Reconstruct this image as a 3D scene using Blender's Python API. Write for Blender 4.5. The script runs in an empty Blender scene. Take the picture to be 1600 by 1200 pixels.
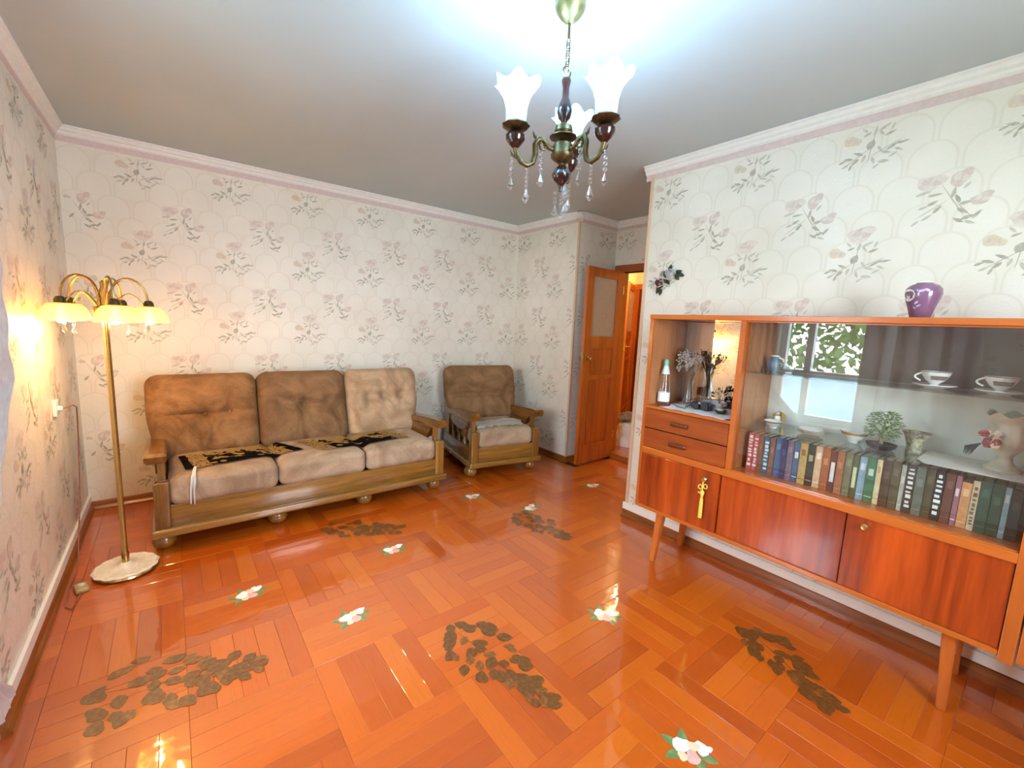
import bpy, bmesh, math, random
from mathutils import Vector, Matrix
random.seed(7)
PI = math.pi
SC = bpy.context.scene
COL = SC.collection

# ------------------------------------------------------------------ camera, world, exposure
CAM_F, CAM_YAW, CAM_PITCH, CAM_ROLL = 677.07, 0.6695, 0.1371, 0.0429
CAM_POS = Vector((0.5003, -4.0187, 1.4007))
cam_data = bpy.data.cameras.new('camera')
cam = bpy.data.objects.new('camera', cam_data)
COL.objects.link(cam)
SC.camera = cam
cam_data.sensor_width = 36.0
cam_data.lens = CAM_F / 1600.0 * 36.0
cam_data.clip_start = 0.02
_f = Vector((math.sin(CAM_YAW) * math.cos(CAM_PITCH), math.cos(CAM_YAW) * math.cos(CAM_PITCH), -math.sin(CAM_PITCH)))
_r = Vector((math.cos(CAM_YAW), -math.sin(CAM_YAW), 0))
_u = _r.cross(_f)
_r2 = _r * math.cos(CAM_ROLL) + _u * math.sin(CAM_ROLL)
_u2 = -_r * math.sin(CAM_ROLL) + _u * math.cos(CAM_ROLL)
_m = Matrix((_r2, _u2, -_f)).transposed().to_4x4()
_m.translation = CAM_POS
cam.matrix_world = _m

world = bpy.data.worlds.new('world')
SC.world = world
world.use_nodes = True
_bg = world.node_tree.nodes['Background']
_bg.inputs['Color'].default_value = (0.80, 0.92, 1.0, 1)
_bg.inputs['Strength'].default_value = 10.5

SC.view_settings.view_transform = 'Standard'
SC.view_settings.look = 'None'
SC.view_settings.gamma = 1.0
SC.view_settings.use_curve_mapping = False
SC.view_settings.exposure = 1.5
SC.cycles.use_denoising = True
SC.cycles.adaptive_threshold = 0.03
SC.cycles.max_bounces = 8
SC.cycles.diffuse_bounces = 4
SC.cycles.glossy_bounces = 4
SC.cycles.transmission_bounces = 8
SC.cycles.transparent_max_bounces = 20
SC.cycles.sample_clamp_indirect = 6.0
SC.cycles.caustics_reflective = False
SC.cycles.caustics_refractive = False

CHANDELIER_W, CHANDELIER_C = 3.4, (0.38, 0.71, 1.0)
LAMP_W, LAMP_C = 1.45, (1.0, 0.58, 0.22)
HALL_W, HALL_C = 16.0, (1.0, 0.70, 0.36)

# daylight comes in through the window in the left wall (portal for the sky)
_pl = bpy.data.lights.new('window_portal', 'AREA')
_pl.shape = 'RECTANGLE'
_pl.size, _pl.size_y = 1.63, 1.2
_pl.cycles.is_portal = True
_po = bpy.data.objects.new('window_portal', _pl)
COL.objects.link(_po)
_po.location = (-0.09, -2.75, 1.365)
_po.rotation_euler = (0, -PI / 2, 0)
# a second window in the wall opposite the sofa
_pl2 = _pl.copy()
_pl2.size, _pl2.size_y = 1.0, 1.4
_po2 = bpy.data.objects.new('window_portal', _pl2)
COL.objects.link(_po2)
_po2.location = (1.65, -5.03, 1.52)
_po2.rotation_euler = (PI / 2, 0, 0)

# ------------------------------------------------------------------ helpers
def lin(c):
    return tuple((x / 12.92 if x <= 0.04045 else ((x + 0.055) / 1.055) ** 2.4) for x in c)

def C8(r, g, b):
    return lin((r / 255, g / 255, b / 255)) + (1.0,)

MATS = {}

class NT:
    def __init__(s, name):
        s.m = bpy.data.materials.new(name)
        s.m.use_nodes = True
        s.t = s.m.node_tree
        s.b = s.t.nodes['Principled BSDF']
        s.out = s.t.nodes['Material Output']
    def n(s, typ, **kw):
        nd = s.t.nodes.new(typ)
        for k, v in kw.items():
            setattr(nd, k, v)
        return nd
    def l(s, a, b):
        s.t.links.new(a, b)
    def val(s, sock, v):
        if hasattr(v, 'links'):
            s.l(v, sock)
        else:
            sock.default_value = v
    def math(s, op, a, b=0.0, c=None):
        nd = s.n('ShaderNodeMath', operation=op)
        s.val(nd.inputs[0], a)
        s.val(nd.inputs[1], b)
        if c is not None:
            s.val(nd.inputs[2], c)
        return nd.outputs[0]
    def mix(s, fac, a, b, mode='MIX'):
        nd = s.n('ShaderNodeMix', data_type='RGBA', blend_type=mode)
        s.val(nd.inputs[0], fac)
        s.val(nd.inputs[6], a)
        s.val(nd.inputs[7], b)
        return nd.outputs[2]
    def noise(s, vec, scale, detail=3.0, rough=0.55, dist=0.0):
        nd = s.n('ShaderNodeTexNoise')
        if vec is not None:
            s.l(vec, nd.inputs['Vector'])
        nd.inputs['Scale'].default_value = scale
        nd.inputs['Detail'].default_value = detail
        nd.inputs['Roughness'].default_value = rough
        nd.inputs['Distortion'].default_value = dist
        return nd.outputs['Fac']
    def ramp(s, fac, stops):
        nd = s.n('ShaderNodeValToRGB')
        while len(nd.color_ramp.elements) < len(stops):
            nd.color_ramp.elements.new(0.5)
        for e, (p, c) in zip(nd.color_ramp.elements, stops):
            e.position = p
            e.color = c
        s.l(fac, nd.inputs[0])
        return nd.outputs[0]
    def mapping(s, vec, scale=(1, 1, 1), loc=(0, 0, 0)):
        nd = s.n('ShaderNodeMapping')
        s.l(vec, nd.inputs['Vector'])
        nd.inputs['Scale'].default_value = scale
        nd.inputs['Location'].default_value = loc
        return nd.outputs[0]
    def obj(s):
        return s.n('ShaderNodeTexCoord').outputs['Object']
    def bump(s, h, strength=0.3, dist=0.01, sock='Normal'):
        nd = s.n('ShaderNodeBump')
        s.l(h, nd.inputs['Height'])
        nd.inputs['Strength'].default_value = strength
        nd.inputs['Distance'].default_value = dist
        s.l(nd.outputs[0], s.b.inputs[sock])
        return nd
    def set(s, **kw):
        for k, v in kw.items():
            s.val(s.b.inputs[k.replace('_', ' ')], v)
        return s

def plain(name, col, rough=0.5, metal=0.0, spread=0.06, scale=30.0, bump=0.0, **kw):
    """single-colour stuff with a little mottling"""
    if name in MATS:
        return MATS[name]
    t = NT(name)
    nz = t.noise(t.obj(), scale)
    dark = tuple(max(0, c * (1 - spread * 2)) for c in col[:3]) + (1,)
    lite = tuple(min(1, c * (1 + spread)) for c in col[:3]) + (1,)
    t.l(t.ramp(nz, [(0.3, dark), (0.7, lite)]), t.b.inputs['Base Color'])
    t.set(Roughness=rough, Metallic=metal, **kw)
    if bump:
        t.bump(nz, bump, 0.003)
    MATS[name] = t.m
    return t.m

def wood(name, dark, lite, rough=0.25, axis=2, scale=1.0, coat=0.4, contrast=0.5):
    if name in MATS:
        return MATS[name]
    t = NT(name)
    sc = [14.0 * scale] * 3
    sc[axis] = 1.1 * scale
    v = t.mapping(t.obj(), tuple(sc))
    a = t.noise(v, 1.0, 4.0, 0.6, 0.6)
    v2 = t.mapping(t.obj(), tuple(x * 7 for x in sc))
    b = t.noise(v2, 1.0, 2.0)
    f = t.math('ADD', t.math('MULTIPLY', a, 0.75), t.math('MULTIPLY', b, 0.25))
    t.l(t.ramp(f, [(0.5 - contrast * 0.35, dark), (0.5 + contrast * 0.35, lite)]), t.b.inputs['Base Color'])
    t.set(Roughness=rough, Coat_Weight=coat, Coat_Roughness=0.08)
    t.bump(b, 0.06, 0.002)
    MATS[name] = t.m
    return t.m

def emit_mat(name, col, strength, base=(0.9, 0.9, 0.9, 1)):
    t = NT(name)
    t.set(Base_Color=base, Roughness=0.4, Emission_Color=col, Emission_Strength=strength)
    MATS[name] = t.m
    return t.m

def thin_glass(name, tint=(1, 1, 1, 1), rough=0.0, extra=0.0):
    """sheet glass: transparent with a Fresnel mirror on top"""
    t = NT(name)
    tr = t.n('ShaderNodeBsdfTransparent')
    tr.inputs[0].default_value = tint
    gl = t.n('ShaderNodeBsdfGlossy')
    gl.inputs['Roughness'].default_value = rough
    fr = t.n('ShaderNodeFresnel')
    bf = t.n('ShaderNodeNewGeometry').outputs['Backfacing']
    t.l(t.math('SUBTRACT', 1.5, t.math('MULTIPLY', bf, 1.5 - 1 / 1.5)), fr.inputs[0])   # same mirror strength on both faces of the sheet
    fac = t.math('ADD', fr.outputs[0], extra)
    mx = t.n('ShaderNodeMixShader')
    t.l(fac, mx.inputs[0])
    t.l(tr.outputs[0], mx.inputs[1])
    t.l(gl.outputs[0], mx.inputs[2])
    t.l(mx.outputs[0], t.out.inputs[0])
    MATS[name] = t.m
    return t.m

def solid_glass(name, tint=(1, 1, 1, 1)):
    """cut crystal and bottles: mostly clear with bright rims"""
    t = NT(name)
    tr = t.n('ShaderNodeBsdfTransparent')
    tr.inputs[0].default_value = tint
    gl = t.n('ShaderNodeBsdfGlossy')
    gl.inputs['Roughness'].default_value = 0.03
    lw = t.n('ShaderNodeLayerWeight')
    lw.inputs[0].default_value = 0.35
    fac = t.math('ADD', t.math('MULTIPLY', lw.outputs['Facing'], 0.75), 0.06)
    mx = t.n('ShaderNodeMixShader')
    t.l(fac, mx.inputs[0])
    t.l(tr.outputs[0], mx.inputs[1])
    t.l(gl.outputs[0], mx.inputs[2])
    t.l(mx.outputs[0], t.out.inputs[0])
    MATS[name] = t.m
    return t.m

# ---- mesh builders (each returns a bmesh)
def B():
    return bmesh.new()

def box(bm, x0, x1, y0, y1, z0, z1, bev=0.0, seg=2):
    vs = [bm.verts.new(p) for p in ((x0, y0, z0), (x1, y0, z0), (x1, y1, z0), (x0, y1, z0), (x0, y0, z1), (x1, y0, z1), (x1, y1, z1), (x0, y1, z1))]
    fs = [bm.faces.new([vs[i] for i in q]) for q in ((3, 2, 1, 0), (4, 5, 6, 7), (0, 1, 5, 4), (1, 2, 6, 5), (2, 3, 7, 6), (3, 0, 4, 7))]
    if bev > 0:
        es = list({e for f in fs for e in f.edges})
        bmesh.ops.bevel(bm, geom=es, offset=bev, segments=seg, profile=0.6, affect='EDGES')
    return bm

def bx(*a, **k):
    return box(B(), *a, **k)

def lathe(bm, prof, n=24, c=(0, 0, 0), squash=None, mod=None, close=False):
    """prof: list of (r, z); squash(angle, i) -> radius factor; mod(angle, i) -> dz"""
    rings = []
    for i, (r, z) in enumerate(prof):
        if r < 1e-6:
            rings.append([bm.verts.new((c[0], c[1], c[2] + z))])
            continue
        ring = []
        for k in range(n):
            a = 2 * PI * k / n
            rr = r * (squash(a, i) if squash else 1)
            dz = mod(a, i) if mod else 0
            ring.append(bm.verts.new((c[0] + rr * math.cos(a), c[1] + rr * math.sin(a), c[2] + z + dz)))
        rings.append(ring)
    for a, b in zip(rings, rings[1:]):
        if len(a) == 1 and len(b) == 1:
            continue
        for k in range(n):
            k2 = (k + 1) % n
            if len(a) == 1:
                bm.faces.new((a[0], b[k2], b[k]))
            elif len(b) == 1:
                bm.faces.new((a[k], a[k2], b[0]))
            else:
                bm.faces.new((a[k], a[k2], b[k2], b[k]))
    bmesh.ops.recalc_face_normals(bm, faces=bm.faces)
    return bm

def tube(bm, pts, r, n=8, caps=True):
    pts = [Vector(p) for p in pts]
    rr = r if isinstance(r, (list, tuple)) else [r] * len(pts)
    rings = []
    up = Vector((0, 0, 1))
    prev = None
    for i, p in enumerate(pts):
        t = (pts[min(i + 1, len(pts) - 1)] - pts[max(i - 1, 0)])
        t = t.normalized() if t.length > 1e-9 else Vector((0, 0, 1))
        if prev is None:
            a = up.cross(t)
            if a.length < 0.05:
                a = Vector((1, 0, 0)).cross(t)
        else:
            a = prev - t * prev.dot(t)
        a.normalize()
        prev = a
        b = t.cross(a)
        rings.append([bm.verts.new(p + (a * math.cos(2 * PI * k / n) + b * math.sin(2 * PI * k / n)) * rr[i]) for k in range(n)])
    for a, b in zip(rings, rings[1:]):
        for k in range(n):
            bm.faces.new((a[k], a[(k + 1) % n], b[(k + 1) % n], b[k]))
    if caps:
        bm.faces.new(list(reversed(rings[0])))
        bm.faces.new(rings[-1])
    bmesh.ops.recalc_face_normals(bm, faces=bm.faces)
    return bm

def ball(bm, c, r, sub=2, scale=(1, 1, 1)):
    m = Matrix.Translation(c) @ Matrix.Diagonal((r * scale[0], r * scale[1], r * scale[2], 1))
    bmesh.ops.create_icosphere(bm, subdivisions=sub, radius=1.0, matrix=m)
    return bm

def prism(bm, poly, h, axis='z', off=0.0):
    """extrude a 2D polygon; axis = direction of extrusion; 2D coords are the two other axes in order"""
    def P(a, b, d):
        return {'z': (a, b, d), 'y': (a, d, b), 'x': (d, a, b)}[axis]
    lo = [bm.verts.new(P(a, b, off)) for a, b in poly]
    hi = [bm.verts.new(P(a, b, off + h)) for a, b in poly]
    bm.faces.new(lo)
    bm.faces.new(list(reversed(hi)))
    n = len(poly)
    for k in range(n):
        bm.faces.new((lo[k], lo[(k + 1) % n], hi[(k + 1) % n], hi[k]))
    bmesh.ops.recalc_face_normals(bm, faces=bm.faces)
    return bm

def sheet(bm, fn, nu, nv, thick=0.0):
    """grid surface fn(u, v) -> point; optional thickness downward along the normal"""
    g = [[bm.verts.new(fn(i / nu, j / nv)) for j in range(nv + 1)] for i in range(nu + 1)]
    fs = []
    for i in range(nu):
        for j in range(nv):
            fs.append(bm.faces.new((g[i][j], g[i + 1][j], g[i + 1][j + 1], g[i][j + 1])))
    if thick:
        bmesh.ops.recalc_face_normals(bm, faces=fs)
        bmesh.ops.solidify(bm, geom=fs, thickness=thick)
    return bm

def smoothstep(a, b, x):
    t = min(1, max(0, (x - a) / (b - a)))
    return t * t * (3 - 2 * t)

def link(name, me, parent=None, loc=(0, 0, 0), rot=(0, 0, 0)):
    o = bpy.data.objects.new(name, me)
    COL.objects.link(o)
    o.location = loc
    o.rotation_euler = rot
    if parent is not None:
        o.parent = parent
    return o

def obj(name, bm, mat, parent=None, smooth=False, loc=(0, 0, 0), rot=(0, 0, 0), angle=40):
    me = bpy.data.meshes.new(name)
    bm.to_mesh(me)
    bm.free()
    for m in (mat if isinstance(mat, (list, tuple)) else [mat]):
        me.materials.append(m)
    if smooth:
        me.shade_smooth() if hasattr(me, 'shade_smooth') else None
        me.set_sharp_from_angle(angle=math.radians(angle))
    return link(name, me, parent, loc, rot)

def tag(o, label=None, cat=None, group=None, kind=None):
    if label:
        o['label'] = label
    if cat:
        o['category'] = cat
    if group:
        o['group'] = group
    if kind:
        o['kind'] = kind
    return o

def thing(name, label, cat, loc=(0, 0, 0), rz=0.0, group=None):
    o = link(name, None, None, loc, (0, 0, rz))
    o.empty_display_size = 0.05
    return tag(o, label, cat, group)

def struct(name, bm, mat, label, parent=None, **k):
    o = obj(name, bm, mat, parent, **k)
    o['kind'] = 'structure'
    o['label'] = label
    return o

def dup(o, parent=None, loc=None, rz=None):
    c = o.copy()
    COL.objects.link(c)
    c.parent = parent
    if loc is not None:
        c.location = loc
    if rz is not None:
        c.rotation_euler = (0, 0, rz)
    for ch in list(o.children):
        dup(ch, c)
    return c

# ------------------------------------------------------------------ materials
def wallpaper(axis):
    t = NT('wallpaper_' + 'xyz'[axis])
    sep = t.n('ShaderNodeSeparateXYZ')
    t.l(t.obj(), sep.inputs[0])
    u, z = sep.outputs[axis], sep.outputs[2]
    W, Hh, r, th = 0.1767, 0.131, 0.079, 0.0042
    def layer(ox, oz):
        uu = t.math('MULTIPLY', t.math('SUBTRACT', t.math('FRACT', t.math('MULTIPLY', t.math('ADD', u, ox + 10.0), 1 / W)), 0.5), W)
        zz = t.math('MULTIPLY', t.math('SUBTRACT', t.math('FRACT', t.math('MULTIPLY', t.math('ADD', z, oz + 10.0), 1 / (2 * Hh))), 0.5), 2 * Hh)
        zp = t.math('MAXIMUM', zz, 0.0)
        d = t.math('SQRT', t.math('ADD', t.math('MULTIPLY', uu, uu), t.math('MULTIPLY', zp, zp)))
        line = t.math('LESS_THAN', t.math('ABSOLUTE', t.math('SUBTRACT', d, r)), th)
        ok = t.math('GREATER_THAN', zz, -0.055)
        ins = t.math('MULTIPLY', t.math('LESS_THAN', d, r - 0.008), ok)
        return t.math('MULTIPLY', line, ok), ins
    la, ia = layer(0.0, 0.0)
    lb, ib = layer(W / 2, Hh)
    line = t.math('MAXIMUM', la, lb)
    ins = t.math('MAXIMUM', ia, ib)
    big = t.noise(t.obj(), 2.2, 3.0)
    fine = t.noise(t.obj(), 160.0, 2.0)
    base = t.ramp(big, [(0.3, C8(228, 219, 202)), (0.7, C8(240, 232, 217))])
    base = t.mix(t.math('MULTIPLY', line, 0.14), base, C8(190, 172, 155))
    base = t.mix(t.math('MULTIPLY', ins, 0.12), base, C8(244, 238, 232))
    t.l(base, t.b.inputs['Base Color'])
    vor = t.n('ShaderNodeTexVoronoi')
    t.l(t.obj(), vor.inputs['Vector'])
    vor.inputs['Scale'].default_value = 95.0
    h = t.math('ADD', t.math('MULTIPLY', line, 0.6), t.math('MULTIPLY', vor.outputs['Distance'], t.math('MULTIPLY', ins, 0.9)))
    h = t.math('ADD', h, t.math('MULTIPLY', fine, 0.25))
    t.bump(h, 0.22, 0.004)
    t.set(Roughness=t.math('SUBTRACT', 0.50, t.math('MULTIPLY', ins, 0.10)), Specular_IOR_Level=0.5)
    return t.m

WP_X = wallpaper(0)
WP_Y = wallpaper(1)
M_ceil = plain('ceiling_paint', C8(194, 205, 208), 0.75, spread=0.02, scale=1.5)
M_cornice = plain('cornice_white', C8(240, 236, 230), 0.5, spread=0.02)
M_border = plain('pink_border', C8(222, 200, 194), 0.6, spread=0.04, scale=40)
M_trimwood = wood('skirting_wood', C8(120, 62, 20), C8(176, 104, 40), 0.3, axis=0)
M_trimwood_y = wood('skirting_wood_y', C8(110, 52, 16), C8(168, 96, 36), 0.3, axis=1)
M_duct = plain('white_duct', C8(248, 246, 240), 0.35, spread=0.01)
M_corner = plain('corner_strip', C8(222, 192, 160), 0.5, spread=0.04)
M_print = [plain('print_leaf', C8(188, 180, 160), 0.5, spread=0.12, scale=60), plain('print_leaf_grey', C8(206, 198, 182), 0.5, spread=0.08, scale=60),
           plain('print_rose', C8(229, 214, 201), 0.5, spread=0.05, scale=50), plain('print_rose_deep', C8(219, 201, 188), 0.5, spread=0.05, scale=50),
           plain('print_yellow', C8(224, 206, 178), 0.5, spread=0.05, scale=50), plain('print_stem', C8(186, 178, 162), 0.5)]

def parquet():
    t = NT('parquet_varnish')
    uv = t.n('ShaderNodeUVMap').outputs[0]
    oi = t.n('ShaderNodeObjectInfo').outputs['Random']
    gi = t.n('ShaderNodeNewGeometry').outputs['Random Per Island']
    rnd = t.math('FRACT', t.math('ADD', t.math('MULTIPLY', oi, 7.31), t.math('MULTIPLY', gi, 3.77)))
    comb = t.n('ShaderNodeCombineXYZ')
    t.l(t.math('MULTIPLY', rnd, 40.0), comb.inputs[2])
    add = t.n('ShaderNodeVectorMath', operation='ADD')
    t.l(uv, add.inputs[0])
    t.l(comb.outputs[0], add.inputs[1])
    v = t.mapping(add.outputs[0], (3.0, 34.0, 1.0))
    g = t.noise(v, 1.0, 5.0, 0.6, 0.8)
    v2 = t.mapping(add.outputs[0], (8.0, 160.0, 1.0))
    g2 = t.noise(v2, 1.0, 2.0)
    base = t.ramp(rnd, [(0.0, C8(168, 66, 10)), (0.25, C8(190, 80, 11)), (0.5, C8(198, 88, 13)), (0.75, C8(208, 102, 18)), (1.0, C8(178, 70, 10))])
    base = t.mix(t.math('MULTIPLY', t.math('GREATER_THAN', g, 0.60), 0.14), base, C8(150, 58, 12))
    base = t.mix(t.math('MULTIPLY', g, 0.35), base, C8(216, 110, 22))
    base = t.mix(t.math('MULTIPLY', t.math('LESS_THAN', g2, 0.36), 0.16), base, C8(120, 44, 10))
    t.l(base, t.b.inputs['Base Color'])
    wav = t.noise(t.n('ShaderNodeNewGeometry').outputs['Position'], 7.0, 2.0)
    bp = t.n('ShaderNodeBump')
    t.l(wav, bp.inputs['Height'])
    bp.inputs['Strength'].default_value = 0.12
    bp.inputs['Distance'].default_value = 0.02
    t.l(bp.outputs[0], t.b.inputs['Coat Normal'])
    t.set(Roughness=0.35, Coat_Weight=1.0, Coat_Roughness=0.045, Coat_IOR=1.72)
    return t.m

M_parquet = parquet()
M_gap = plain('parquet_gap', C8(84, 40, 16), 0.5, spread=0.1)
M_cab_frame = wood('cabinet_edge_wood', C8(176, 84, 24), C8(206, 112, 42), 0.25, axis=1, contrast=0.8)
M_cab_frame_z = wood('cabinet_edge_wood_upright', C8(170, 80, 24), C8(202, 110, 44), 0.25, axis=2, contrast=0.8)
M_cab_door = wood('cabinet_door_veneer', C8(104, 28, 8), C8(204, 84, 20), 0.22, axis=2, scale=0.42, coat=0.5, contrast=0.5)
M_cab_drawer = wood('cabinet_drawer_veneer', C8(136, 58, 20), C8(168, 80, 30), 0.25, axis=1, coat=0.6)
M_cab_in = wood('cabinet_inside', C8(164, 98, 54), C8(200, 134, 84), 0.3, axis=2)
M_cab_back = plain('cabinet_back_taupe', C8(112, 96, 84), 0.6, spread=0.05, scale=5)
M_cab_back_pale = plain('cabinet_back_pale', C8(240, 238, 228), 0.6, spread=0.03, scale=8)
M_oak = wood('oak_frame', C8(96, 62, 18), C8(166, 118, 50), 0.25, axis=0, coat=0.7)
M_oak_y = wood('oak_frame_arm', C8(84, 50, 16), C8(148, 98, 40), 0.25, axis=1, coat=0.7)
M_oak_z = wood('oak_frame_post', C8(94, 60, 18), C8(162, 112, 46), 0.25, axis=2, coat=0.7)
M_door = wood('pine_door', C8(172, 80, 24), C8(212, 118, 44), 0.3, axis=2, coat=0.6)
M_doorframe = wood('pine_frame', C8(178, 92, 24), C8(214, 126, 40), 0.3, axis=2, coat=0.6)
M_brass = plain('brass', C8(200, 168, 104), 0.22, 1.0, spread=0.06, scale=20)
M_abrass = plain('antique_brass', C8(112, 96, 66), 0.42, 1.0, spread=0.2, scale=60)
M_dkwood = plain('dark_turned_wood', C8(48, 18, 16), 0.18, spread=0.2, scale=30, Coat_Weight=0.6)
M_chrome = plain('chrome', C8(214, 206, 190), 0.15, 1.0, spread=0.02)
M_goldknob = plain('pale_gold_knob', C8(226, 202, 140), 0.2, 1.0, spread=0.03)
M_white = plain('white_porcelain', C8(240, 238, 232), 0.15, spread=0.02)
M_ivory = plain('ivory_ceramic', C8(216, 204, 182), 0.3, spread=0.08, scale=25)
M_black = plain('black_plastic', C8(30, 32, 38), 0.4, spread=0.1)
M_green = plain('leaf_green', C8(128, 164, 84), 0.5, spread=0.25, scale=80)
M_dkgreen = plain('leaf_dark_green', C8(48, 72, 44), 0.45, spread=0.2, scale=80)
M_glass = thin_glass('sheet_glass', (0.975, 0.99, 0.985, 1), extra=0.03)
M_shelfglass = thin_glass('shelf_glass', (0.93, 0.97, 0.95, 1), extra=0.05)
M_winglass = thin_glass('window_glass', (0.97, 0.99, 1, 1))
M_crystal = solid_glass('cut_crystal')
M_bottle = solid_glass('bottle_glass', (0.95, 0.97, 0.96, 1))
t = NT('mirror')
t.set(Base_Color=(0.88, 0.88, 0.86, 1), Metallic=1.0, Roughness=0.0)
M_mirror = t.m
t = NT('frosted_pane')
t.l(t.ramp(t.noise(t.obj(), 120.0), [(0.3, C8(188, 180, 166)), (0.7, C8(210, 204, 192))]), t.b.inputs['Base Color'])
t.set(Roughness=0.4)
M_frost = t.m

def velvet(name, dark, lite, seed):
    t = NT(name)
    v = t.mapping(t.obj(), (1.0, 1.0, 1.0), (seed, seed * 0.7, 0))
    a = t.noise(v, 4.5, 4.0, 0.55, 1.2)
    b = t.noise(v, 90.0, 2.0)
    f = t.math('ADD', t.math('MULTIPLY', a, 0.85), t.math('MULTIPLY', b, 0.15))
    t.l(t.ramp(f, [(0.34, dark), (0.66, lite)]), t.b.inputs['Base Color'])
    t.set(Roughness=0.75, Sheen_Weight=0.35, Sheen_Roughness=0.4, Sheen_Tint=lite, Specular_IOR_Level=0.15)
    t.bump(t.noise(v, 9.0, 4.0, 0.6, 0.8), 0.35, 0.02)
    return t.m

M_velvet = velvet('velvet_brown', C8(110, 74, 42), C8(162, 120, 80), 0.0)
M_velvet2 = velvet('velvet_olive_brown', C8(104, 74, 46), C8(150, 112, 78), 5.0)
M_velvet3 = velvet('velvet_tan', C8(158, 124, 92), C8(202, 168, 134), 9.0)
M_velvet_seat = velvet('velvet_seat', C8(146, 118, 92), C8(190, 164, 138), 13.0)

# ------------------------------------------------------------------ room shell
H = 2.5
D_FRONT = -4.95
X1, Y2, X3, XC, YE = 3.68, -0.952, 4.249, 3.14, -2.128
WIN = (-3.35, -2.15, 0.55, 2.18)       # y0, y1, z0, z1 of the window opening
DOOR = (-1.63, -1.05, 0.0, 1.985)      # doorway in the wall x = X3

floor = struct('floor', bx(-0.15, 4.4, D_FRONT - 0.1, 0.15, -0.06, -0.004), M_gap, 'glossy orange parquet floor in basket-weave squares')
struct('ceiling', bx(-0.15, 6.6, D_FRONT - 0.1, 0.9, H, H + 0.1), M_ceil, 'plain pale ceiling with the chandelier')
bm = B()
box(bm, -0.25, 0, D_FRONT, WIN[0], 0, H)
box(bm, -0.25, 0, WIN[1], 0.12, 0, H)
box(bm, -0.25, 0, WIN[0], WIN[1], 0, WIN[2])
box(bm, -0.25, 0, WIN[0], WIN[1], WIN[3], H)
wall_left = struct('wall_left', bm, WP_Y, 'papered wall beside the brass floor lamp')
wall_back = struct('wall_back', bx(0, X1 + 0.12, 0, 0.12, 0, H), WP_X, 'floral papered wall behind the sofa')
wall_step = struct('wall_back_right', bx(X1, X1 + 0.08, Y2, 0, 0, H), WP_Y, 'short papered wall beside the armchair')
wall_alc = struct('wall_alcove', bx(X1 + 0.08, X3, Y2, Y2 + 0.1, 0, H), WP_X, 'narrow papered wall behind the open door')
bm = B()
box(bm, X3, X3 + 0.1, DOOR[1], Y2 + 0.1, 0, H)
box(bm, X3, X3 + 0.1, YE - 0.1, DOOR[0], 0, H)
box(bm, X3, X3 + 0.1, DOOR[0], DOOR[1], DOOR[3], H)
wall_door = struct('wall_door', bm, WP_Y, 'papered wall around the doorway to the hall')
wall_right = struct('wall_right', bx(XC, X3, D_FRONT, YE, 0, H), WP_Y, 'floral papered wall behind the display cabinet')
WIN2 = (1.15, 2.15, 0.85, 2.20)        # x0, x1, z0, z1 of the window opposite the sofa
bm = B()
box(bm, -0.25, WIN2[0], D_FRONT - 0.25, D_FRONT, 0, H)
box(bm, WIN2[1], X3, D_FRONT - 0.25, D_FRONT, 0, H)
box(bm, WIN2[0], WIN2[1], D_FRONT - 0.25, D_FRONT, 0, WIN2[2])
box(bm, WIN2[0], WIN2[1], D_FRONT - 0.25, D_FRONT, WIN2[3], H)
struct('wall_front', bm, WP_X, 'papered wall opposite the sofa')

# wallpaper print: rose sprays on a 53 cm roll, 52 cm repeat
def leaf2d(cx, cy, ang, ln, wd):
    pts = []
    for s, w in ((0, 0), (0.2, 0.75), (0.45, 1.0), (0.75, 0.65), (1.0, 0), (0.75, -0.65), (0.45, -1.0), (0.2, -0.75)):
        x, y = (s - 0.5) * ln, w * wd * 0.5
        pts.append((cx + x * math.cos(ang) - y * math.sin(ang), cy + x * math.sin(ang) + y * math.cos(ang)))
    return pts

def blob2d(cx, cy, rx, ry, ang, n=12, wob=0.16, ph=0.0):
    pts = []
    for k in range(n):
        a = 2 * PI * k / n
        w = 1 + wob * math.sin(3 * a + ph) + wob * 0.5 * math.cos(5 * a + ph * 2)
        x, y = rx * w * math.cos(a), ry * w * math.sin(a)
        pts.append((cx + x * math.cos(ang) - y * math.sin(ang), cy + x * math.sin(ang) + y * math.cos(ang)))
    return pts

def rose2d(cx, cy, s, ang, ma, mb, ph):
    return [(blob2d(cx, cy, s, s * 0.62, ang, 14, 0.14, ph), ma), (blob2d(cx - s * 0.25, cy + s * 0.12, s * 0.42, s * 0.26, ang + 0.5, 10, 0.2, ph), mb),
            (blob2d(cx + s * 0.35, cy - s * 0.1, s * 0.34, s * 0.24, ang - 0.4, 10, 0.2, ph + 1), mb)]

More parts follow.
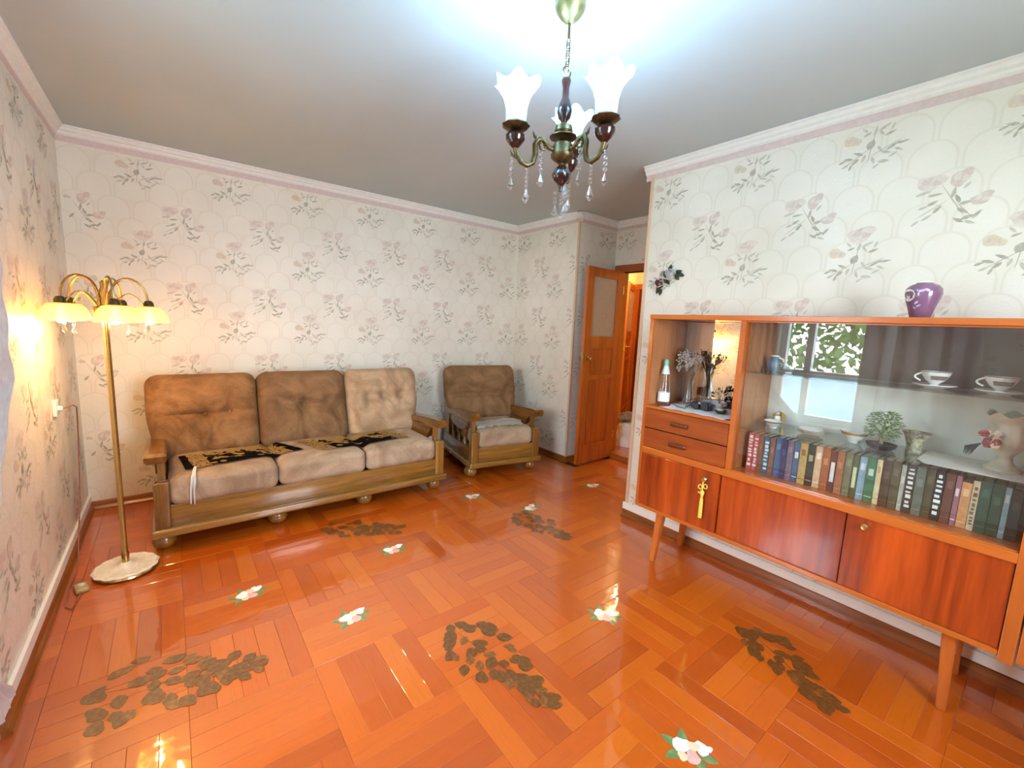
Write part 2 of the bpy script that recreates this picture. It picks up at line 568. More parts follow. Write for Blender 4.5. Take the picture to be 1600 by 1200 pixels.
def L_(x, y, a, ln, wd):
    return leaf2d(x, y, a, ln * (0.84 if wd > 0.005 else 1), wd * (0.82 if wd > 0.005 else 0.8))
SPRAY_A = rose2d(0.012, 0.112, 0.056, 0.25, 2, 3, 0.3) + rose2d(-0.075, 0.028, 0.036, -0.3, 4, 3, 1.7) + [
    (L_(0.0, -0.005, 1.1, 0.055, 0.040), 0), (L_(0.045, 0.062, 0.5, 0.062, 0.016), 1), (L_(0.068, 0.030, 0.35, 0.055, 0.015), 0), (L_(0.012, 0.052, 1.3, 0.05, 0.015), 1),
    (L_(0.085, -0.028, 0.55, 0.075, 0.014), 0), (L_(0.118, -0.022, 0.15, 0.06, 0.012), 0), (L_(0.060, -0.052, -0.4, 0.05, 0.017), 1), (L_(0.036, -0.032, -1.0, 0.04, 0.014), 1),
    (L_(-0.045, -0.036, 2.7, 0.055, 0.016), 0), (L_(-0.082, -0.052, 2.9, 0.05, 0.017), 0), (L_(-0.055, -0.070, 3.9, 0.045, 0.018), 0), (L_(-0.092, -0.082, 3.6, 0.04, 0.015), 1),
    (L_(-0.022, -0.062, 4.4, 0.045, 0.015), 1), (L_(0.015, -0.078, -1.2, 0.045, 0.016), 1), (L_(0.055, -0.090, -0.1, 0.055, 0.020), 1), (L_(0.088, -0.068, 0.5, 0.045, 0.014), 1),
    (L_(-0.03, 0.066, 2.3, 0.04, 0.013), 1), (L_(-0.018, 0.045, 0.4, 0.04, 0.012), 0), (L_(0.035, 0.040, 2.2, 0.04, 0.012), 1), (L_(0.075, 0.058, 1.2, 0.04, 0.012), 1), (L_(-0.105, -0.060, 0.4, 0.04, 0.013), 0), (L_(-0.070, -0.092, 1.2, 0.035, 0.013), 0), (L_(0.105, -0.050, -0.5, 0.045, 0.013), 1), (L_(0.030, -0.105, 0.6, 0.04, 0.012), 1), (L_(0.005, 0.0, 1.45, 0.20, 0.004), 5), (L_(0.06, -0.03, 0.45, 0.14, 0.004), 5), (L_(-0.045, -0.05, 0.6, 0.13, 0.004), 5)]
SPRAY_B = rose2d(-0.065, 0.085, 0.050, 0.15, 2, 3, 0.9) + rose2d(0.028, 0.088, 0.042, 0.9, 3, 2, 2.3) + rose2d(0.098, -0.008, 0.036, 0.5, 3, 2, 0.2) + [
    (L_(-0.085, 0.042, 0.25, 0.07, 0.016), 1), (L_(-0.045, 0.030, 0.1, 0.06, 0.014), 0), (L_(-0.05, -0.004, 0.5, 0.05, 0.016), 0), (L_(-0.078, -0.018, 0.3, 0.045, 0.014), 1),
    (L_(-0.032, -0.032, 0.9, 0.05, 0.018), 0), (L_(0.012, 0.030, 1.4, 0.06, 0.016), 0), (L_(0.028, 0.002, 2.0, 0.05, 0.018), 0), (L_(0.052, -0.018, 0.2, 0.045, 0.018), 0),
    (L_(0.048, -0.050, -0.6, 0.055, 0.018), 0), (L_(0.066, -0.078, 0.3, 0.055, 0.018), 0), (L_(0.092, -0.070, 0.9, 0.05, 0.016), 0), (L_(0.038, -0.086, 2.6, 0.05, 0.017), 0),
    (L_(0.075, -0.100, -0.4, 0.045, 0.014), 1), (L_(-0.062, -0.062, 0.6, 0.055, 0.014), 1), (L_(-0.098, -0.082, 0.7, 0.045, 0.012), 1), (L_(0.05, 0.052, 0.9, 0.04, 0.014), 1),
    (L_(0.012, 0.0, 2.1, 0.19, 0.004), 5), (L_(-0.05, -0.03, 0.6, 0.13, 0.004), 5), (L_(0.055, -0.05, -0.9, 0.10, 0.004), 5)]
TWIG = [(L_(0.0, 0.012, 0.9, 0.05, 0.015), 0), (L_(0.022, 0.006, 0.5, 0.045, 0.014), 0), (L_(-0.022, 0.0, 2.3, 0.042, 0.014), 0), (L_(0.0, -0.02, 1.6, 0.05, 0.004), 5), (L_(-0.012, -0.012, 0.3, 0.05, 0.015), 0), (L_(0.026, -0.016, 0.2, 0.04, 0.012), 1)]

def print_on(wall, axis, plane, sgn, u0, u1, phase, z1=2.42, z0=0.1, hole=None):
    """flat printed sprays just proud of the wall face; axis 0: wall runs along x at y=plane, 1: along y at x=plane; sgn = direction of the room"""
    bm = B()
    k0 = int(math.floor((u0 - phase) / 0.53)) - 1
    k1 = int(math.ceil((u1 - phase) / 0.53)) + 1
    flip = 1 if axis == 0 else -sgn
    if axis == 1:
        flip = sgn
    rr = random.Random(3)
    for k in range(k0, k1):
        for j in range(-1, 6):
            for sp, du, zc in ((SPRAY_B, 0.115, 2.002), (SPRAY_A, 0.415, 1.788), (TWIG, 0.20, 2.448)):
                uc, zz = phase + 0.53 * k + du, zc - 0.524 * j
                if sp is TWIG and j > 0:
                    continue
                for i, (poly, mi) in enumerate(sp):
                    ps = [(uc + p[0] * flip, zz + p[1]) for p in poly]
                    if any(p[0] < u0 or p[0] > u1 or p[1] > z1 or p[1] < z0 for p in ps):
                        continue
                    if hole and any(hole[0] < p[0] < hole[1] and hole[2] < p[1] < hole[3] for p in ps):
                        continue
                    e = plane + sgn * (0.0008 + 0.00002 * i)
                    vs = [bm.verts.new((p[0], e, p[1]) if axis == 0 else (e, p[0], p[1])) for p in ps]
                    f = bm.faces.new(vs)
                    f.material_index = mi
    o = obj('wallpaper_print', bm, M_print, wall)
    o['kind'] = 'stuff'
    return o

print_on(wall_back, 0, 0.0, -1, 0.01, X1 - 0.01, 1.021)
print_on(wall_left, 1, 0.0, 1, D_FRONT + 0.01, -0.01, -0.30, hole=(WIN[0] - 0.08, WIN[1] + 0.08, WIN[2] - 0.08, WIN[3] + 0.08))
print_on(wall_step, 1, X1, -1, Y2 + 0.02, -0.01, -0.53)
print_on(wall_alc, 0, Y2, -1, X1 + 0.02, X3 - 0.01, X1)
print_on(wall_door, 1, X3, -1, YE, Y2 - 0.01, -1.5, hole=(DOOR[0] - 0.1, DOOR[1] + 0.1, -1, 2.07))
print_on(wall_right, 1, XC, -1, D_FRONT + 0.01, YE - 0.02, -2.68)

# cornice with a pink border strip below, per wall run
def cornice(nm, axis, plane, sgn, a, b):
    prof = [(0, 0), (0.045, 0), (0.045, -0.008), (0.036, -0.014), (0.030, -0.028), (0.018, -0.036), (0.016, -0.048), (0.008, -0.056), (0, -0.058)]
    bm = B()
    poly = [(plane + sgn * p, H + q) for p, q in prof]
    if axis == 0:
        prism(bm, poly, b - a, 'x', a)
    else:
        prism(bm, poly, b - a, 'y', a)
    o = struct(nm, bm, M_cornice, 'white ceiling cornice above the ' + nm.split('@')[-1])
    return o

def run_trims(n, axis, plane, sgn, a, b, where):
    o = cornice('trim_%d' % n, axis, plane, sgn, a, b)
    o['label'] = 'white ceiling cornice above the ' + where
    e0, e1 = sorted((plane, plane + sgn * 0.002))
    bm = bx(a, b, e0, e1, H - 0.092, H - 0.056) if axis == 0 else bx(e0, e1, a, b, H - 0.092, H - 0.056)
    obj('border_strip', bm, M_border, o)

run_trims(1, 0, 0.0, -1, 0.0, X1, 'sofa wall')
run_trims(2, 1, 0.0, 1, D_FRONT, 0.0, 'lamp wall')
run_trims(3, 1, X1, -1, Y2 - 0.045, 0.0, 'short wall by the armchair')
run_trims(4, 0, Y2, -1, X1 - 0.045, X3, 'narrow wall behind the door')
run_trims(5, 1, X3, -1, YE, Y2, 'doorway wall')
run_trims(6, 1, XC, -1, D_FRONT, YE + 0.045, 'cabinet wall')

def skirting(nm, axis, plane, sgn, a, b, where, duct=False, h=0.06):
    prof = [(0, 0), (0.028, 0), (0.028, 0.012), (0.018, 0.026), (0.014, h - 0.006), (0.008, h), (0, h)]
    bm = B()
    prism(bm, [(plane + sgn * p, q) for p, q in prof], b - a, 'x' if axis == 0 else 'y', a)
    o = struct(nm, bm, M_trimwood if axis == 0 else M_trimwood_y, 'brown wooden skirting board along the ' + where)
    if duct:
        e0, e1 = sorted((plane, plane + sgn * 0.014))
        bm = bx(a, b, e0, e1, h, h + 0.05, bev=0.003) if axis == 0 else bx(e0, e1, a, b, h, h + 0.05, bev=0.003)
        d = obj('cable_duct', bm, M_duct, o)
        d['label'] = 'white cable duct above the skirting'
    return o

skirting('baseboard_back', 0, 0.0, -1, 0.0, X1, 'sofa wall')
skirting('baseboard_left', 1, 0.0, 1, -2.06, 0.0, 'lamp wall', duct=True)
skirting('baseboard_step', 1, X1, -1, Y2 - 0.02, 0.0, 'short wall by the armchair')
skirting('baseboard_alcove', 0, Y2, -1, X1 - 0.02, X3, 'narrow wall behind the door')
skirting('baseboard_right', 1, XC, -1, D_FRONT, YE + 0.02, 'cabinet wall', duct=True)
skirting('baseboard_end', 0, YE, 1, XC - 0.02, X3, 'end of the cabinet wall')
# corner strips
struct('trim_7', bx(X1 - 0.005, X1 + 0.016, Y2 - 0.005, Y2 + 0.016, 0.0, H - 0.05, bev=0.003), M_corner, 'beige corner strip beside the open door')
struct('trim_8', bx(XC - 0.006, XC + 0.02, YE - 0.02, YE + 0.006, 0.0, H - 0.05, bev=0.003), M_corner, 'beige corner strip at the end of the cabinet wall')

# ------------------------------------------------------------------ parquet
TS, SX, SY, NS = 0.4045, 0.889, -2.328, 5
sw = TS / NS
def strip_into(bm, uvl, M, ln, wd, uo=0.0):
    ch, z0, z1 = 0.0010, -0.005, 0.0
    hl, hw = ln / 2 - 0.0004, wd / 2 - 0.0004
    vs = []
    for (a, b, z) in ((hl, hw, z0), (hl, hw, z1 - 0.0006), (hl - ch, hw - ch, z1)):
        vs.append([bm.verts.new(M @ Vector((sx * a, sy * b, z))) for sx, sy in ((-1, -1), (1, -1), (1, 1), (-1, 1))])
    loc = {}
    for (a, b), ring in zip(((hl, hw), (hl, hw), (hl - ch, hw - ch)), vs):
        for v, (sx, sy) in zip(ring, ((-1, -1), (1, -1), (1, 1), (-1, 1))):
            loc[v] = (sx * a + uo, sy * b + uo)
    fs = [bm.faces.new(vs[2])]
    for r0, r1 in zip(vs, vs[1:]):
        for k in range(4):
            fs.append(bm.faces.new((r0[k], r0[(k + 1) % 4], r1[(k + 1) % 4], r1[k])))
    for f in fs:
        for lp in f.loops:
            lp[uvl].uv = loc[lp.vert]

strips = []
fw = Vector(_f)
def in_view(p):
    d = Vector(p) - CAM_POS
    z = d.dot(fw)
    if z < 0.1:
        return None
    x, y = 800 + CAM_F * d.dot(_r2) / z, 600 - CAM_F * d.dot(_u2) / z
    return z if (-60 < x < 1660 and -60 < y < 1290) else None
for i in range(-4, 10):
    for j in range(-8, 8):
        x0, y0 = SX + i * TS, SY + j * TS
        along_x = (i + j) % 2 == 1
        for s in range(NS):
            c, l, ry = ((x0 + TS / 2, y0 - TS + (s + 0.5) * sw), TS, 0) if along_x else ((x0 + (s + 0.5) * sw, y0 - TS / 2), TS, PI / 2)
            hx, hy = (TS / 2, sw / 2) if along_x else (sw / 2, TS / 2)
            ax0, ax1 = max(c[0] - hx, 0.0), min(c[0] + hx, X3 + 0.0)
            ay0, ay1 = max(c[1] - hy, D_FRONT), min(c[1] + hy, 0.0)
            if ax1 - ax0 < 0.012 or ay1 - ay0 < 0.012:
                continue
            cx, cy = (ax0 + ax1) / 2, (ay0 + ay1) / 2
            if (cx > X1 and cy > Y2) or (cx > XC + 0.03 and cy < YE - 0.03):
                continue
            ln, wd = (ax1 - ax0, ay1 - ay0) if along_x else (ay1 - ay0, ax1 - ax0)
            v = in_view((cx, cy, 0))
            strips.append((v if v else 99.0, cx, cy, ln, wd, ry))
strips.sort()
meshes = {}
bm_rest = B()
uvr = bm_rest.loops.layers.uv.new('UVMap')
rs = random.Random(11)
for k, (v, cx, cy, ln, wd, ry) in enumerate(strips):
    tilt = (rs.uniform(-0.0022, 0.0022), rs.uniform(-0.0008, 0.0008))
    if k < 300 and v < 90:
        key = (round(ln, 3), round(wd, 3))
        if key not in meshes:
            bm = B()
            uvl = bm.loops.layers.uv.new('UVMap')
            strip_into(bm, uvl, Matrix.Identity(4), ln, wd)
            me = bpy.data.meshes.new('parquet_strip')
            bm.to_mesh(me)
            bm.free()
            me.materials.append(M_parquet)
            meshes[key] = me
        o = link('parquet_strip', meshes[key], floor, (cx, cy, 0))
        o.rotation_euler = (tilt[0], tilt[1], ry)
    else:
        M = Matrix.Translation((cx, cy, 0)) @ Matrix.Rotation(ry, 4, 'Z') @ Matrix.Rotation(tilt[0], 4, 'X')
        strip_into(bm_rest, uvr, M, ln, wd, rs.uniform(0, 50))
o = obj('parquet_strips_far', bm_rest, M_parquet, floor)
o['kind'] = 'stuff'

# flat stickers on the floor: dark leaf sprays and rose posies
M_dleaf = [plain('sticker_leaf_dark', C8(118, 72, 30), 0.35, spread=0.25, scale=60, Coat_Weight=1.0, Coat_Roughness=0.06),
           plain('sticker_leaf_olive', C8(138, 84, 38), 0.35, spread=0.25, scale=60, Coat_Weight=1.0, Coat_Roughness=0.06)]
M_pet = [plain('sticker_petal_white', C8(250, 242, 230), 0.35, spread=0.03, Coat_Weight=0.6), plain('sticker_petal_pink', C8(232, 180, 170), 0.35, spread=0.08, Coat_Weight=0.6),
         plain('sticker_leaf_green', C8(118, 146, 92), 0.35, spread=0.2, Coat_Weight=0.6), plain('sticker_petal_peach', C8(246, 214, 178), 0.35, spread=0.05, Coat_Weight=0.6)]
def poly_mesh(name, pts, mat, thick=0.0003):
    bm = B()
    prism(bm, pts, thick)
    me = bpy.data.meshes.new(name)
    bm.to_mesh(me)
    bm.free()
    me.materials.append(mat)
    return me
LEAFM = [poly_mesh('leaf', leaf2d(0, 0, 0, 0.062, 0.044), M_dleaf[0]), poly_mesh('leaf', leaf2d(0, 0, 0, 0.054, 0.036), M_dleaf[1]), poly_mesh('leaf', blob2d(0, 0, 0.032, 0.025, 0, 12, 0.12), M_dleaf[0])]
STEMM = poly_mesh('stem', leaf2d(0, 0, 0, 0.52, 0.005), M_dleaf[0], 0.0002)
BR = 1
def leaf_spray(x, y, ang, ln, wd, label, seed, n=34, drop=0.0):
    n = int(n * 1.35)
    r = random.Random(seed)
    t = thing('leaf_sticker', label, 'sticker', (x, y, 0.0003), ang, 'dark leaf stickers on the parquet')
    s = link('stem', STEMM, t, (0, 0, 0.0001))
    s.scale = (ln / 0.52, 1, 1)
    for k in range(n):
        u = -0.5 + (k + 0.5) / n
        env = (1.0 - 0.62 * smoothstep(-0.15, 0.35, u)) * (0.45 + 0.55 * smoothstep(-0.5, -0.3, u))
        sd = 1 if k % 2 else -1
        off = sd * wd * 0.5 * env * r.uniform(0.0, 1.0)
        o = link('leaf', LEAFM[r.choice((0, 0, 1, 2))], t, (u * ln, off, 0.0004 + 0.00004 * k), (0, 0, sd * r.uniform(0.3, 1.3) + (PI if r.random() < 0.3 else 0)))
        q = r.uniform(0.85, 1.3) * (1.0 - 0.3 * max(0, u))
        o.scale = (q, q, 1)
def posy(x, y, ang, s, label, seed):
    r = random.Random(seed)
    t = thing('rose_sticker', label, 'sticker', (x, y, 0.0003), ang, 'rose posy stickers on the parquet')
    for k, (px, py, a) in enumerate(((-0.055, 0.02, 2.6), (-0.05, -0.028, 3.7), (0.03, -0.04, -0.7), (-0.012, 0.045, 1.6), (0.06, -0.015, -0.2))):
        link('leaf', poly_mesh('leaf', leaf2d(0, 0, 0, 0.06 * s, 0.032 * s), M_pet[2]), t, (px * s, py * s, 0.0003 + 0.00003 * k), (0, 0, a))
    for k, (px, py, rr, mi) in enumerate(((-0.018, 0.012, 0.032, 0), (0.045, 0.016, 0.026, 0), (0.012, -0.022, 0.026, 1), (0.02, 0.018, 0.020, 3), (-0.02, -0.026, 0.018, 3), (0.066, 0.02, 0.013, 0))):
        link('petal', poly_mesh('petal', blob2d(0, 0, rr * s, rr * 0.8 * s, r.uniform(0, 3), 12, 0.12, r.uniform(0, 3)), M_pet[mi]), t, (px * s, py * s, 0.0006 + 0.00005 * k))

leaf_spray(1.505, -2.735, -1.40, 0.60, 0.27, 'dark brown leaf spray sticker nearest the middle of the floor', 1, 36)
leaf_spray(2.515, -3.46, -2.02, 0.46, 0.22, 'dark brown leaf spray sticker in front of the cabinet doors', 2, 36)
leaf_spray(0.47, -2.10, -0.35, 0.56, 0.36, 'dull leaf spray sticker with lamp glare in front of the floor lamp', 3, 40)
leaf_spray(1.45, -1.28, -0.6, 0.52, 0.26, 'dark leaf spray sticker on the floor in front of the sofa', 4, 36)
leaf_spray(2.50, -1.90, -1.5, 0.50, 0.24, 'dark leaf spray sticker on the floor before the armchair', 5, 34)
leaf_spray(0.80, -0.62, 0.0, 0.40, 0.2, 'dark leaf spray sticker in the shade under the sofa', 6, 24)
for a in (((0.739, -1.652), 0.3, 'rose posy sticker between the floor lamp and the sofa'), ((1.104, -2.114), 0.2, 'rose posy sticker between the lamp-side leaf spray and the middle one'),
          ((1.505, -1.638), 0.1, 'white rose posy sticker beside the leaf spray before the sofa'), ((2.36, -1.205), -0.2, 'pale rose posy sticker between the sofa and the armchair'),
          ((2.622, -1.635), 0.3, 'small pale rose posy sticker in front of the armchair'), ((3.401, -1.569), -0.4, 'rose posy sticker farthest back near the open door'),
          ((2.111, -2.789), -0.7, 'rose posy sticker at the edge of the warm floor reflection'), ((1.807, -3.412), -0.9, 'large rose posy sticker cut off at the bottom edge')):
    posy(a[0][0], a[0][1], a[1], 1.0 if a[0][1] > -3 else 1.05, a[2], int(a[0][0] * 100))

# ------------------------------------------------------------------ window, curtains, radiator (left wall, just outside the frame)
M_pvc = plain('window_paint', C8(236, 236, 232), 0.35, spread=0.02)
bm = B()
y0, y1, z0, z1 = WIN
for a in ((y0, y1, z0, z0 + 0.06), (y0, y1, z1 - 0.06, z1), (y0, y0 + 0.06, z0 + 0.06, z1 - 0.06), (y1 - 0.06, y1, z0 + 0.06, z1 - 0.06), (-2.45, -2.39, z0 + 0.06, z1 - 0.06), (y0 + 0.06, -2.45, 1.0, 1.06), (-2.39, y1 - 0.06, 1.0, 1.06)):
    box(bm, -0.14, -0.07, a[0], a[1], a[2], a[3], 0.004)
win = struct('window_1', bm, M_pvc, 'white framed window in the lamp wall beside the curtain')
for a in ((y0 + 0.06, -2.45, 1.06, z1 - 0.06), (-2.39, y1 - 0.06, 1.06, z1 - 0.06), (y0 + 0.06, -2.45, z0 + 0.06, 1.0), (-2.39, y1 - 0.06, z0 + 0.06, 1.0)):
    obj('pane', bx(-0.11, -0.106, *a), M_winglass, win)
obj('window_sill', bx(-0.07, 0.025, y0 - 0.03, y1 + 0.03, z0 - 0.03, z0, 0.006), M_pvc, win)

t = NT('curtain_cloth')
t.l(t.ramp(t.noise(t.obj(), 25.0), [(0.3, C8(196, 186, 184)), (0.7, C8(212, 203, 201))]), t.b.inputs['Base Color'])
t.set(Roughness=0.8, Sheen_Weight=0.2, Specular_IOR_Level=0.1)
M_curtain = t.m
def edge_y(z):
    return -1.79 - 0.22 * smoothstep(1.16, 0.90, z) - 0.28 * smoothstep(0.95, 0.55, z) + 0.12 * smoothstep(0.45, 0.17, z) + 0.02 * math.sin(z * 34)
def curtain(name, label, ye, yb, zb):
    def fn(u, v):
        z = zb + (2.36 - zb) * v
        a = ye(z)
        y = a + (yb(z) - a) * u
        return (0.055 + 0.016 * math.sin(u * 34) * (0.5 + 0.5 * (1 - v * 0.5)), y, z)
    o = obj(name, sheet(B(), fn, 70, 60, 0.002), M_curtain, smooth=True)
    tag(o, label, 'curtain')
curtain('curtain', 'lilac grey curtain with wavy edge at the left edge of the picture', edge_y, lambda z: -2.16 - 0.30 * smoothstep(0.95, 0.5, z), 0.21)
curtain('curtain', 'lilac grey curtain at the far side of the window by the camera', lambda z: -3.62, lambda z: -2.88, 0.13)
rod = thing('curtain_rod', 'thin brass curtain rod above the window', 'curtain rod', (0.055, 0, 2.37))
obj('pole', tube(B(), [(0, -3.75, 0), (0, -1.66, 0)], 0.011, 10), M_brass, rod, True)
for yy in (-3.72, -2.7, -1.69):
    obj('bracket', tube(B(), [(0, yy, 0), (-0.055, yy, 0)], 0.007, 8), M_brass, rod, True)
x0, x1, z0, z1 = WIN2
bm = B()
for a in ((x0, x1, z0, z0 + 0.06), (x0, x1, z1 - 0.06, z1), (x0, x0 + 0.06, z0 + 0.06, z1 - 0.06), (x1 - 0.06, x1, z0 + 0.06, z1 - 0.06), (1.62, 1.68, z0 + 0.06, z1 - 0.06)):
    box(bm, a[0], a[1], D_FRONT - 0.15, D_FRONT - 0.08, a[2], a[3], 0.004)
win2 = struct('window_2', bm, M_pvc, 'white framed window behind the camera opposite the sofa')
for a, b in ((x0 + 0.06, 1.62), (1.68, x1 - 0.06)):
    obj('pane', bx(a, b, D_FRONT - 0.117, D_FRONT - 0.113, z0 + 0.06, z1 - 0.06), M_winglass, win2)
obj('window_sill', bx(x0 - 0.03, x1 + 0.03, D_FRONT - 0.08, D_FRONT + 0.10, z0 - 0.03, z0, 0.006), M_pvc, win2)

# ------------------------------------------------------------------ outside: ground, trees
struct('ground_outside', bx(-30, -3, -25, 20, -3.2, -3.0), plain('lawn', C8(110, 130, 80), 0.9, spread=0.3, scale=2), 'grass far below the window')
bp = struct('balcony_outside', bx(-1.25, -0.25, -4.2, -1.2, -0.15, 0.0), plain('balcony_concrete', C8(190, 190, 186), 0.8), 'balcony slab outside the lamp wall window')
obj('parapet', bx(-1.25, -1.18, -4.2, -1.2, 0.0, 0.94, 0.005), plain('balcony_blue', C8(150, 186, 214), 0.6, spread=0.05), bp)
obj('handrail', bx(-1.28, -1.15, -4.2, -1.2, 0.94, 0.98, 0.005), M_pvc, bp)
M_bark = plain('bark', C8(86, 74, 62), 0.9, spread=0.2)
M_fol = plain('tree_leaf', C8(106, 128, 62), 0.7, spread=0.35, scale=3)
for n_, (tx, ty, hh, lb) in enumerate(((-7.0, -3.2, 6.0, 'leafy tree seen through the window, right in front of it'), (-9.5, 1.2, 7.0, 'taller leafy tree farther off outside the window'))):
    tr = thing('tree', lb, 'tree', (tx, ty, -3.0))
    obj('trunk', tube(B(), [(0, 0, 0), (0.1, 0.05, hh * 0.35), (0.0, -0.1, hh * 0.7)], [0.22, 0.16, 0.07], 10), M_bark, tr, True)
    bm = B()
    r = random.Random(n_)
    for k in range(1500):
        a, b, q = r.uniform(0, 2 * PI), r.uniform(-1, 1), r.uniform(0.45, 1) ** 0.5
        p = Vector((math.cos(a) * math.sqrt(1 - b * b) * 1.9 * q, math.sin(a) * math.sqrt(1 - b * b) * 2.1 * q, hh * 0.68 + b * 2.1 * q))
        ax = Vector((r.uniform(-1, 1), r.uniform(-1, 1), r.uniform(-1, 1))).normalized()
        bx_ = ax.orthogonal().normalized()
        s = r.uniform(0.10, 0.19)
        bm.faces.new([bm.verts.new(p + ax * s), bm.verts.new(p + bx_ * s * 0.5), bm.verts.new(p - ax * s), bm.verts.new(p - bx_ * s * 0.5)])
    o = obj('crown', bm, M_fol, tr)
    o['kind'] = 'stuff'
# ------------------------------------------------------------------ doorway, doors, hall
from mathutils.bvhtree import BVHTree
from mathutils import noise as mnoise
fr = struct('door_1', bx(X3 - 0.018, X3 + 0.115, DOOR[1] - 0.004, DOOR[1] + 0.075, 0.0, DOOR[3] + 0.07, 0.004), M_doorframe, 'pine door frame of the doorway to the hall')
obj('jamb', bx(X3 - 0.018, X3 + 0.115, DOOR[0] - 0.075, DOOR[0] + 0.004, 0.0, DOOR[3] + 0.07, 0.004), M_doorframe, fr)
obj('lintel', bx(X3 - 0.02, X3 + 0.115, DOOR[0] - 0.08, DOOR[1] + 0.08, DOOR[3], DOOR[3] + 0.072, 0.004), wood('pine_lintel', C8(140, 66, 18), C8(184, 96, 30), 0.3, axis=1), fr)
obj('threshold', bx(X3 - 0.03, X3 + 0.115, DOOR[0], DOOR[1], 0.0, 0.062, 0.008), wood('threshold_wood', C8(140, 70, 22), C8(178, 100, 38), 0.3, axis=1), fr)

M_panel = wood('pine_panel', C8(168, 74, 20), C8(208, 110, 38), 0.3, axis=2, scale=0.8, coat=0.6)
def door_leaf(name, label, loc, rz, W, cat='door', glass=True):
    t = thing(name, label, cat, loc, rz)
    h, th = 1.985, 0.038
    e = th / 2
    obj('stile', bx(-W, -W + 0.095, -e, e, 0.012, h, 0.003), M_door, t)
    obj('stile', bx(-0.095, 0, -e, e, 0.012, h, 0.003), M_door, t)
    for a, b in ((0.012, 0.20), (0.88, 0.925), (1.20, 1.315), (1.895, h)):
        obj('rail', bx(-W + 0.095, -0.095, -e, e, a, b, 0.003), M_door, t)
    for a, b in ((0.20, 0.88), (0.925, 1.20)):
        bm = B()
        box(bm, -W + 0.09, -0.09, -0.008, 0.008, a - 0.004, b + 0.004)
        box(bm, -W + 0.125, -0.125, -0.014, 0.014, a + 0.035, b - 0.035, 0.005)
        obj('panel', bm, M_panel, t)
    obj('pane', bx(-W + 0.09, -0.09, -0.003, 0.003, 1.31, 1.90), M_frost, t)
    for s in (-1, 1):
        k = obj('door_knob', lathe(B(), [(0.0, 0.058), (0.016, 0.056), (0.024, 0.045), (0.022, 0.034), (0.010, 0.026), (0.009, 0.008), (0.024, 0.006), (0.026, 0.0), (0.0, 0.0)], 18), M_brass, t, True, (-W + 0.06, s * e, 1.095), (PI / 2 if s < 0 else -PI / 2, 0, 0))
    obj('latch_plate', bx(-W - 0.002, -W + 0.001, -0.011, 0.011, 1.03, 1.16), M_brass, t)
    for z in (0.22, 1.75):
        obj('hinge', tube(B(), [(0.006, -e - 0.002, z), (0.006, -e - 0.002, z + 0.09)], 0.007, 10), M_brass, t, True)
    return t
door_leaf('open_door', 'open pine door with frosted pane and round brass knob beside the papered corner', (X3 - 0.012, -1.075, 0.0), 0.045, 0.565)
door_leaf('hall_door', 'pine door standing ajar inside the lit hall', (6.0, 0.09, 0.06), 0.53, 0.64)

M_hallwall = plain('hall_paint', C8(240, 216, 160), 0.7, spread=0.03, scale=4)
M_hallfloor = wood('hall_floor_wood', C8(150, 62, 18), C8(190, 92, 30), 0.25, axis=0, coat=0.8)
struct('floor_hall', bx(X3 + 0.1, 6.6, -2.35, 0.9, -0.06, 0.058), M_hallfloor, 'brown wooden floor of the hall')
struct('wall_hall_left', bx(X3 + 0.1, 6.6, 0.75, 0.85, 0.058, H), M_hallwall, 'cream hall wall behind the ajar door')
struct('wall_hall_end', bx(6.06, 6.16, -2.35, 0.10, 0.058, H), M_hallwall, 'cream hall wall facing the doorway')
struct('wall_hall_far', bx(6.5, 6.6, -0.5, 0.8, 0.058, H), M_hallwall, 'cream wall at the far end of the hall')
struct('wall_hall_right', bx(X3 + 0.1, 6.16, -2.45, -2.35, 0.058, H), M_hallwall, 'cream hall wall hidden behind the cabinet wall')
bm = B()
box(bm, X3 + 0.101, X3 + 0.11, DOOR[1] + 0.08, 0.75, 0.058, H)
box(bm, X3 + 0.101, X3 + 0.11, -2.35, DOOR[0] - 0.08, 0.058, H)
struct('wall_hall_near', bm, M_hallwall, 'hall side of the doorway wall')
hd = struct('door_2', bx(6.02, 6.06, 0.01, 0.10, 0.058, 2.06, 0.004), M_door, 'dark pine door frame in the hall facing the doorway')
obj('jamb', bx(6.02, 6.06, -0.79, -0.70, 0.058, 2.06, 0.004), M_door, hd)
obj('lintel', bx(6.015, 6.06, -0.79, 0.10, 1.99, 2.07, 0.004), M_door, hd)
obj('door_panel', bx(6.035, 6.06, -0.70, 0.01, 0.07, 1.99, 0.002), wood('dark_pine', C8(96, 34, 10), C8(136, 56, 16), 0.3, axis=2), hd)
_hl = bpy.data.lights.new('hall_light', 'POINT')
_hl.energy, _hl.color, _hl.shadow_soft_size = HALL_W, HALL_C, 0.09
hlamp = thing('hall_ceiling_lamp', 'round glass ceiling lamp lighting the hall', 'ceiling lamp', (5.1, -0.75, H))
obj('base_plate', lathe(B(), [(0, 0), (0.11, 0), (0.11, -0.02), (0, -0.02)], 24), M_cornice, hlamp, True)
obj('globe', lathe(B(), [(0.10, -0.02), (0.125, -0.06), (0.10, -0.11), (0.05, -0.14), (0, -0.145)], 24), emit_mat('hall_globe', (1, 0.75, 0.42, 1), 4.0), hlamp, True)
_ho = bpy.data.objects.new('hall_light', _hl)
COL.objects.link(_ho)
_ho.parent = hlamp
_ho.location = (0, 0, -0.30)

